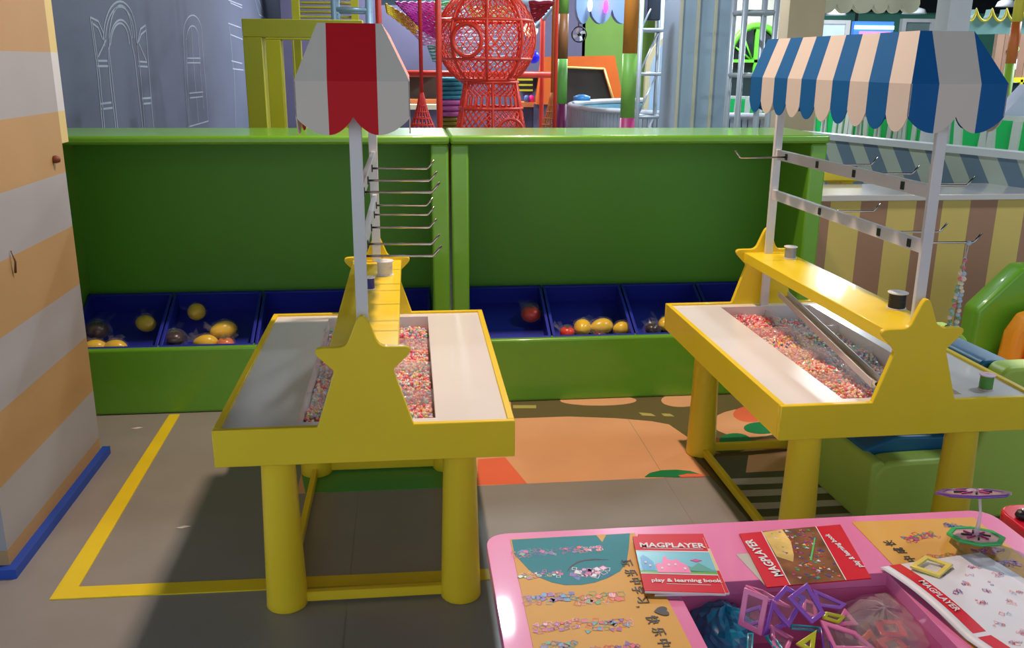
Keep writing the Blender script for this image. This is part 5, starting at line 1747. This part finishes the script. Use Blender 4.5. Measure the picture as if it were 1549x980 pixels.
# rebuild the fascia as a teal band whose upper edge is scooped
bpy.data.objects.remove(v2)
pts = []
us = (1456, 1476, 1500, 1522, 1545, 1568, 1592, 1616)
for i in range(len(us) - 1):
    for k in range(10):
        t = k / 10
        pts.append(oy(us[i] + (us[i + 1] - us[i]) * t, 14 + 18 * max(0, sin(pi * t)) ** 0.6, 8.0))
pts.append(oy(us[-1], 14, 8.0))
low = [oy(1616, 50, 8.0), oy(1456, 52, 8.0)]
v2 = MB().slab(pts + low, (0, 0.08, 0)).build('scooped_fascia', mat('fascia_teal', (130, 176, 176), 0.5))
tag(v2, 'teal fascia with yellow edged scoops at the upper right', 'fascia')
MB().tube([p - Vector((0, 0.01, 0)) for p in pts], 0.012, 6).build('yellow_edge', mat('edge_yellow', (226, 206, 70), 0.45), v2)

for (u, v, w_, Y, lb) in ((1264, 22, 15, 15.0, 'round ceiling lamp seen above the far end of the blue canopy'), (1383, 20, 17, 15.0, 'round ceiling lamp seen above the middle of the blue canopy'), (1522, 9, 14, 13.0, 'bluish ceiling lamp at the upper right corner'), (1545, 6, 8, 12.0, 'bright ceiling lamp cut by the right edge of the picture')):
    p = oy(u, v, Y); r_ = (oy(u + w_, v, Y) - p).length
    e = empty('pendant_lamp', p, label=lb, cat='ceiling lamp', group='round lamps over the far shops')
    MB().lathe([(0.0, 0.0), (r_ * 0.9, 0.0), (r_ * 0.9, 0.012), (0, 0.012)], 24, smooth=False).build('lamp_disc', mat('lamp_glow', (245, 248, 255), 0.4, emit=4.0), e)
    MB().lathe([(r_ * 0.92, -0.01), (r_, -0.01), (r_ * 0.8, 0.06), (0.03, 0.10), (0.0, 0.10)], 24).build('lamp_shade', mat('shade_white', (210, 214, 218), 0.4), e)
    MB().tube([(0, 0, 0.1), (0, 0, 3.6 - p.z)], 0.012, 6).build('rod', BLACK, e)
# glowing sign
e = empty('lit_sign', oy(1323, 40, 16.0), label='glowing blue and pink sign board over a far shop', cat='sign')
a, b = oy(1294, 32, 16.0) - oy(1323, 40, 16.0), oy(1351, 56, 16.0) - oy(1323, 40, 16.0)
MB().box((a.x, 0.02, b.z), (b.x, 0.12, a.z)).build('sign_box', mat('sign_blue', (70, 120, 220), 0.4, emit=0.8), e)
MB().box((a.x, 0.0, a.z - 0.13), (b.x, 0.02, a.z - 0.07)).build('light_tube', mat('tube_cyan', (150, 235, 255), 0.4, emit=3.5), e)
MB().box((a.x + 0.1, 0.0, b.z + 0.02), (b.x - 0.05, 0.02, b.z + 0.09)).build('pink_strip', mat('strip_pink', (200, 120, 230), 0.4, emit=1.2), e)
MB().box((-0.02, 0.12, b.z - 1.6), (0.02, 0.16, b.z)).box((-0.3, 0.12, b.z), (-0.26, 0.16, 3.6 - oy(1323, 40, 16.0).z)).build('sign_bracket', BLACK, e)
# white framed openings
for (u0, u1, v0, v1_, Y, lb) in ((1366, 1412, 28, 62, 16.5, 'white framed opening of a far shop beside the glowing sign'), (1236, 1284, 30, 62, 16.0, 'pale blue lit shop panel left of the glowing sign')):
    a, b = oy(u0, v0, Y), oy(u1, v1_, Y)
    e = empty('shop_opening', (a.x, Y, 0), label=lb, cat='shop opening')
    W = b.x - a.x; im = mat('opening_grey', (120, 140, 140), 0.5) if u0 > 1300 else mat('opening_paleblue', (196, 214, 232), 0.5, emit=0.25)
    MB().box((0.08, 0.05, 0), (W - 0.08, 0.1, a.z - 0.06)).build('opening_panel', im, e)
    MB().box((0, 0, 0), (0.08, 0.1, a.z)).build('jamb', POST, e); MB().box((W - 0.08, 0, 0), (W, 0.1, a.z)).build('jamb', POST, e)
    MB().box((0.08, 0, a.z - 0.06), (W - 0.08, 0.1, a.z)).build('head', POST, e)
# white arch with green edge, plank door with diamond, dark grid window
e = empty('white_arch', (0, 0, 0), label='white arched panel edged in green left of the brown plank door', cat='arch panel')
MB().slab(arch_pts(1478, 1516, 318, 66, 44, 9.2), (0, 0.05, 0)).build('green_edge', mat('edge_lime', (150, 200, 110), 0.5), e)
MB().slab([p - Vector((0, 0.006, 0)) for p in arch_pts(1483, 1508, 318, 68, 50, 9.2)], (0, 0.005, 0)).build('panel', mat('panel_white', (226, 232, 238), 0.5), e)
e = empty('plank_door', (oy(1511, 44, 8.8).x, 8.8, 0), label='brown plank door with a diamond window at the right edge', cat='door')
x0 = oy(1511, 44, 8.8).x
for k in range(6):
    MB().box((0.08 * k * 1.0, 0, oy(1511, 117, 8.8).z), (0.08 * k + 0.076, 0.05, oy(1511, 44, 8.8).z)).build('plank', mat('plank_%d' % (k % 2), ((150, 116, 96), (138, 104, 86))[k % 2], 0.55, var=0.1), e)
q = oy(1534, 74, 8.78) - Vector((x0, 8.8, 0))
MB().slab([q + Vector((0, 0, 0.10)), q + Vector((0.058, 0, 0)), q - Vector((0, 0, 0.10)), q - Vector((0.058, 0, 0))], (0, 0.01, 0)).build('diamond_edge', mat('edge_lime', (150, 200, 110), 0.5), e)
q = q - Vector((0, 0.006, 0))
MB().slab([q + Vector((0, 0, 0.078)), q + Vector((0.044, 0, 0)), q - Vector((0, 0, 0.078)), q - Vector((0.044, 0, 0))], (0, 0.005, 0)).build('diamond_glass', DG, e)
q = oy(1532, 97, 8.79) - Vector((x0, 8.8, 0))
MB().box((q.x - 0.035, q.y - 0.01, q.z - 0.05), (q.x + 0.035, q.y + 0.005, q.z + 0.05)).build('notice', PAPER, e)
MB().box((-0.02, 0, 0), (0.6, 0.05, oy(1511, 120, 8.8).z - 0.03)).build('dark_glass', DG, e)
MB().box((-0.03, -0.02, oy(1511, 121, 8.8).z - 0.02), (0.62, 0.03, oy(1511, 117, 8.8).z)).build('yellow_rail', BY, e)
for k in range(3):
    MB().box((0.10 + 0.2 * k, -0.02, 0), (0.125 + 0.2 * k, 0.0, oy(1511, 120, 8.8).z)).build('yellow_muntin', BY, e)
# white little roof at the right edge
e = empty('white_roof', (0, 0, 0), label='white sloping roof edge of a small play house at the right edge', cat='roof')
R0 = [oy(1508, 184, 5.9), oy(1560, 128, 5.9), oy(1640, 128, 5.9), oy(1640, 188, 5.9)]
MB().slab(R0, (0, 0.12, 0)).build('roof_slab', mat('roof_white', (206, 212, 236), 0.4), e)
MB().slab([oy(1507, 184, 5.88), oy(1640, 188, 5.88), oy(1640, 192, 5.88), oy(1507, 187, 5.88)], (0, 0.16, 0)).build('roof_edge', mat('roof_edge', (150, 158, 190), 0.4), e)
a = oy(1556, 190, 6.0)
MB().box((a.x, 6.0, 0), (a.x + 0.06, 6.06, a.z)).build('roof_post', POST, e)
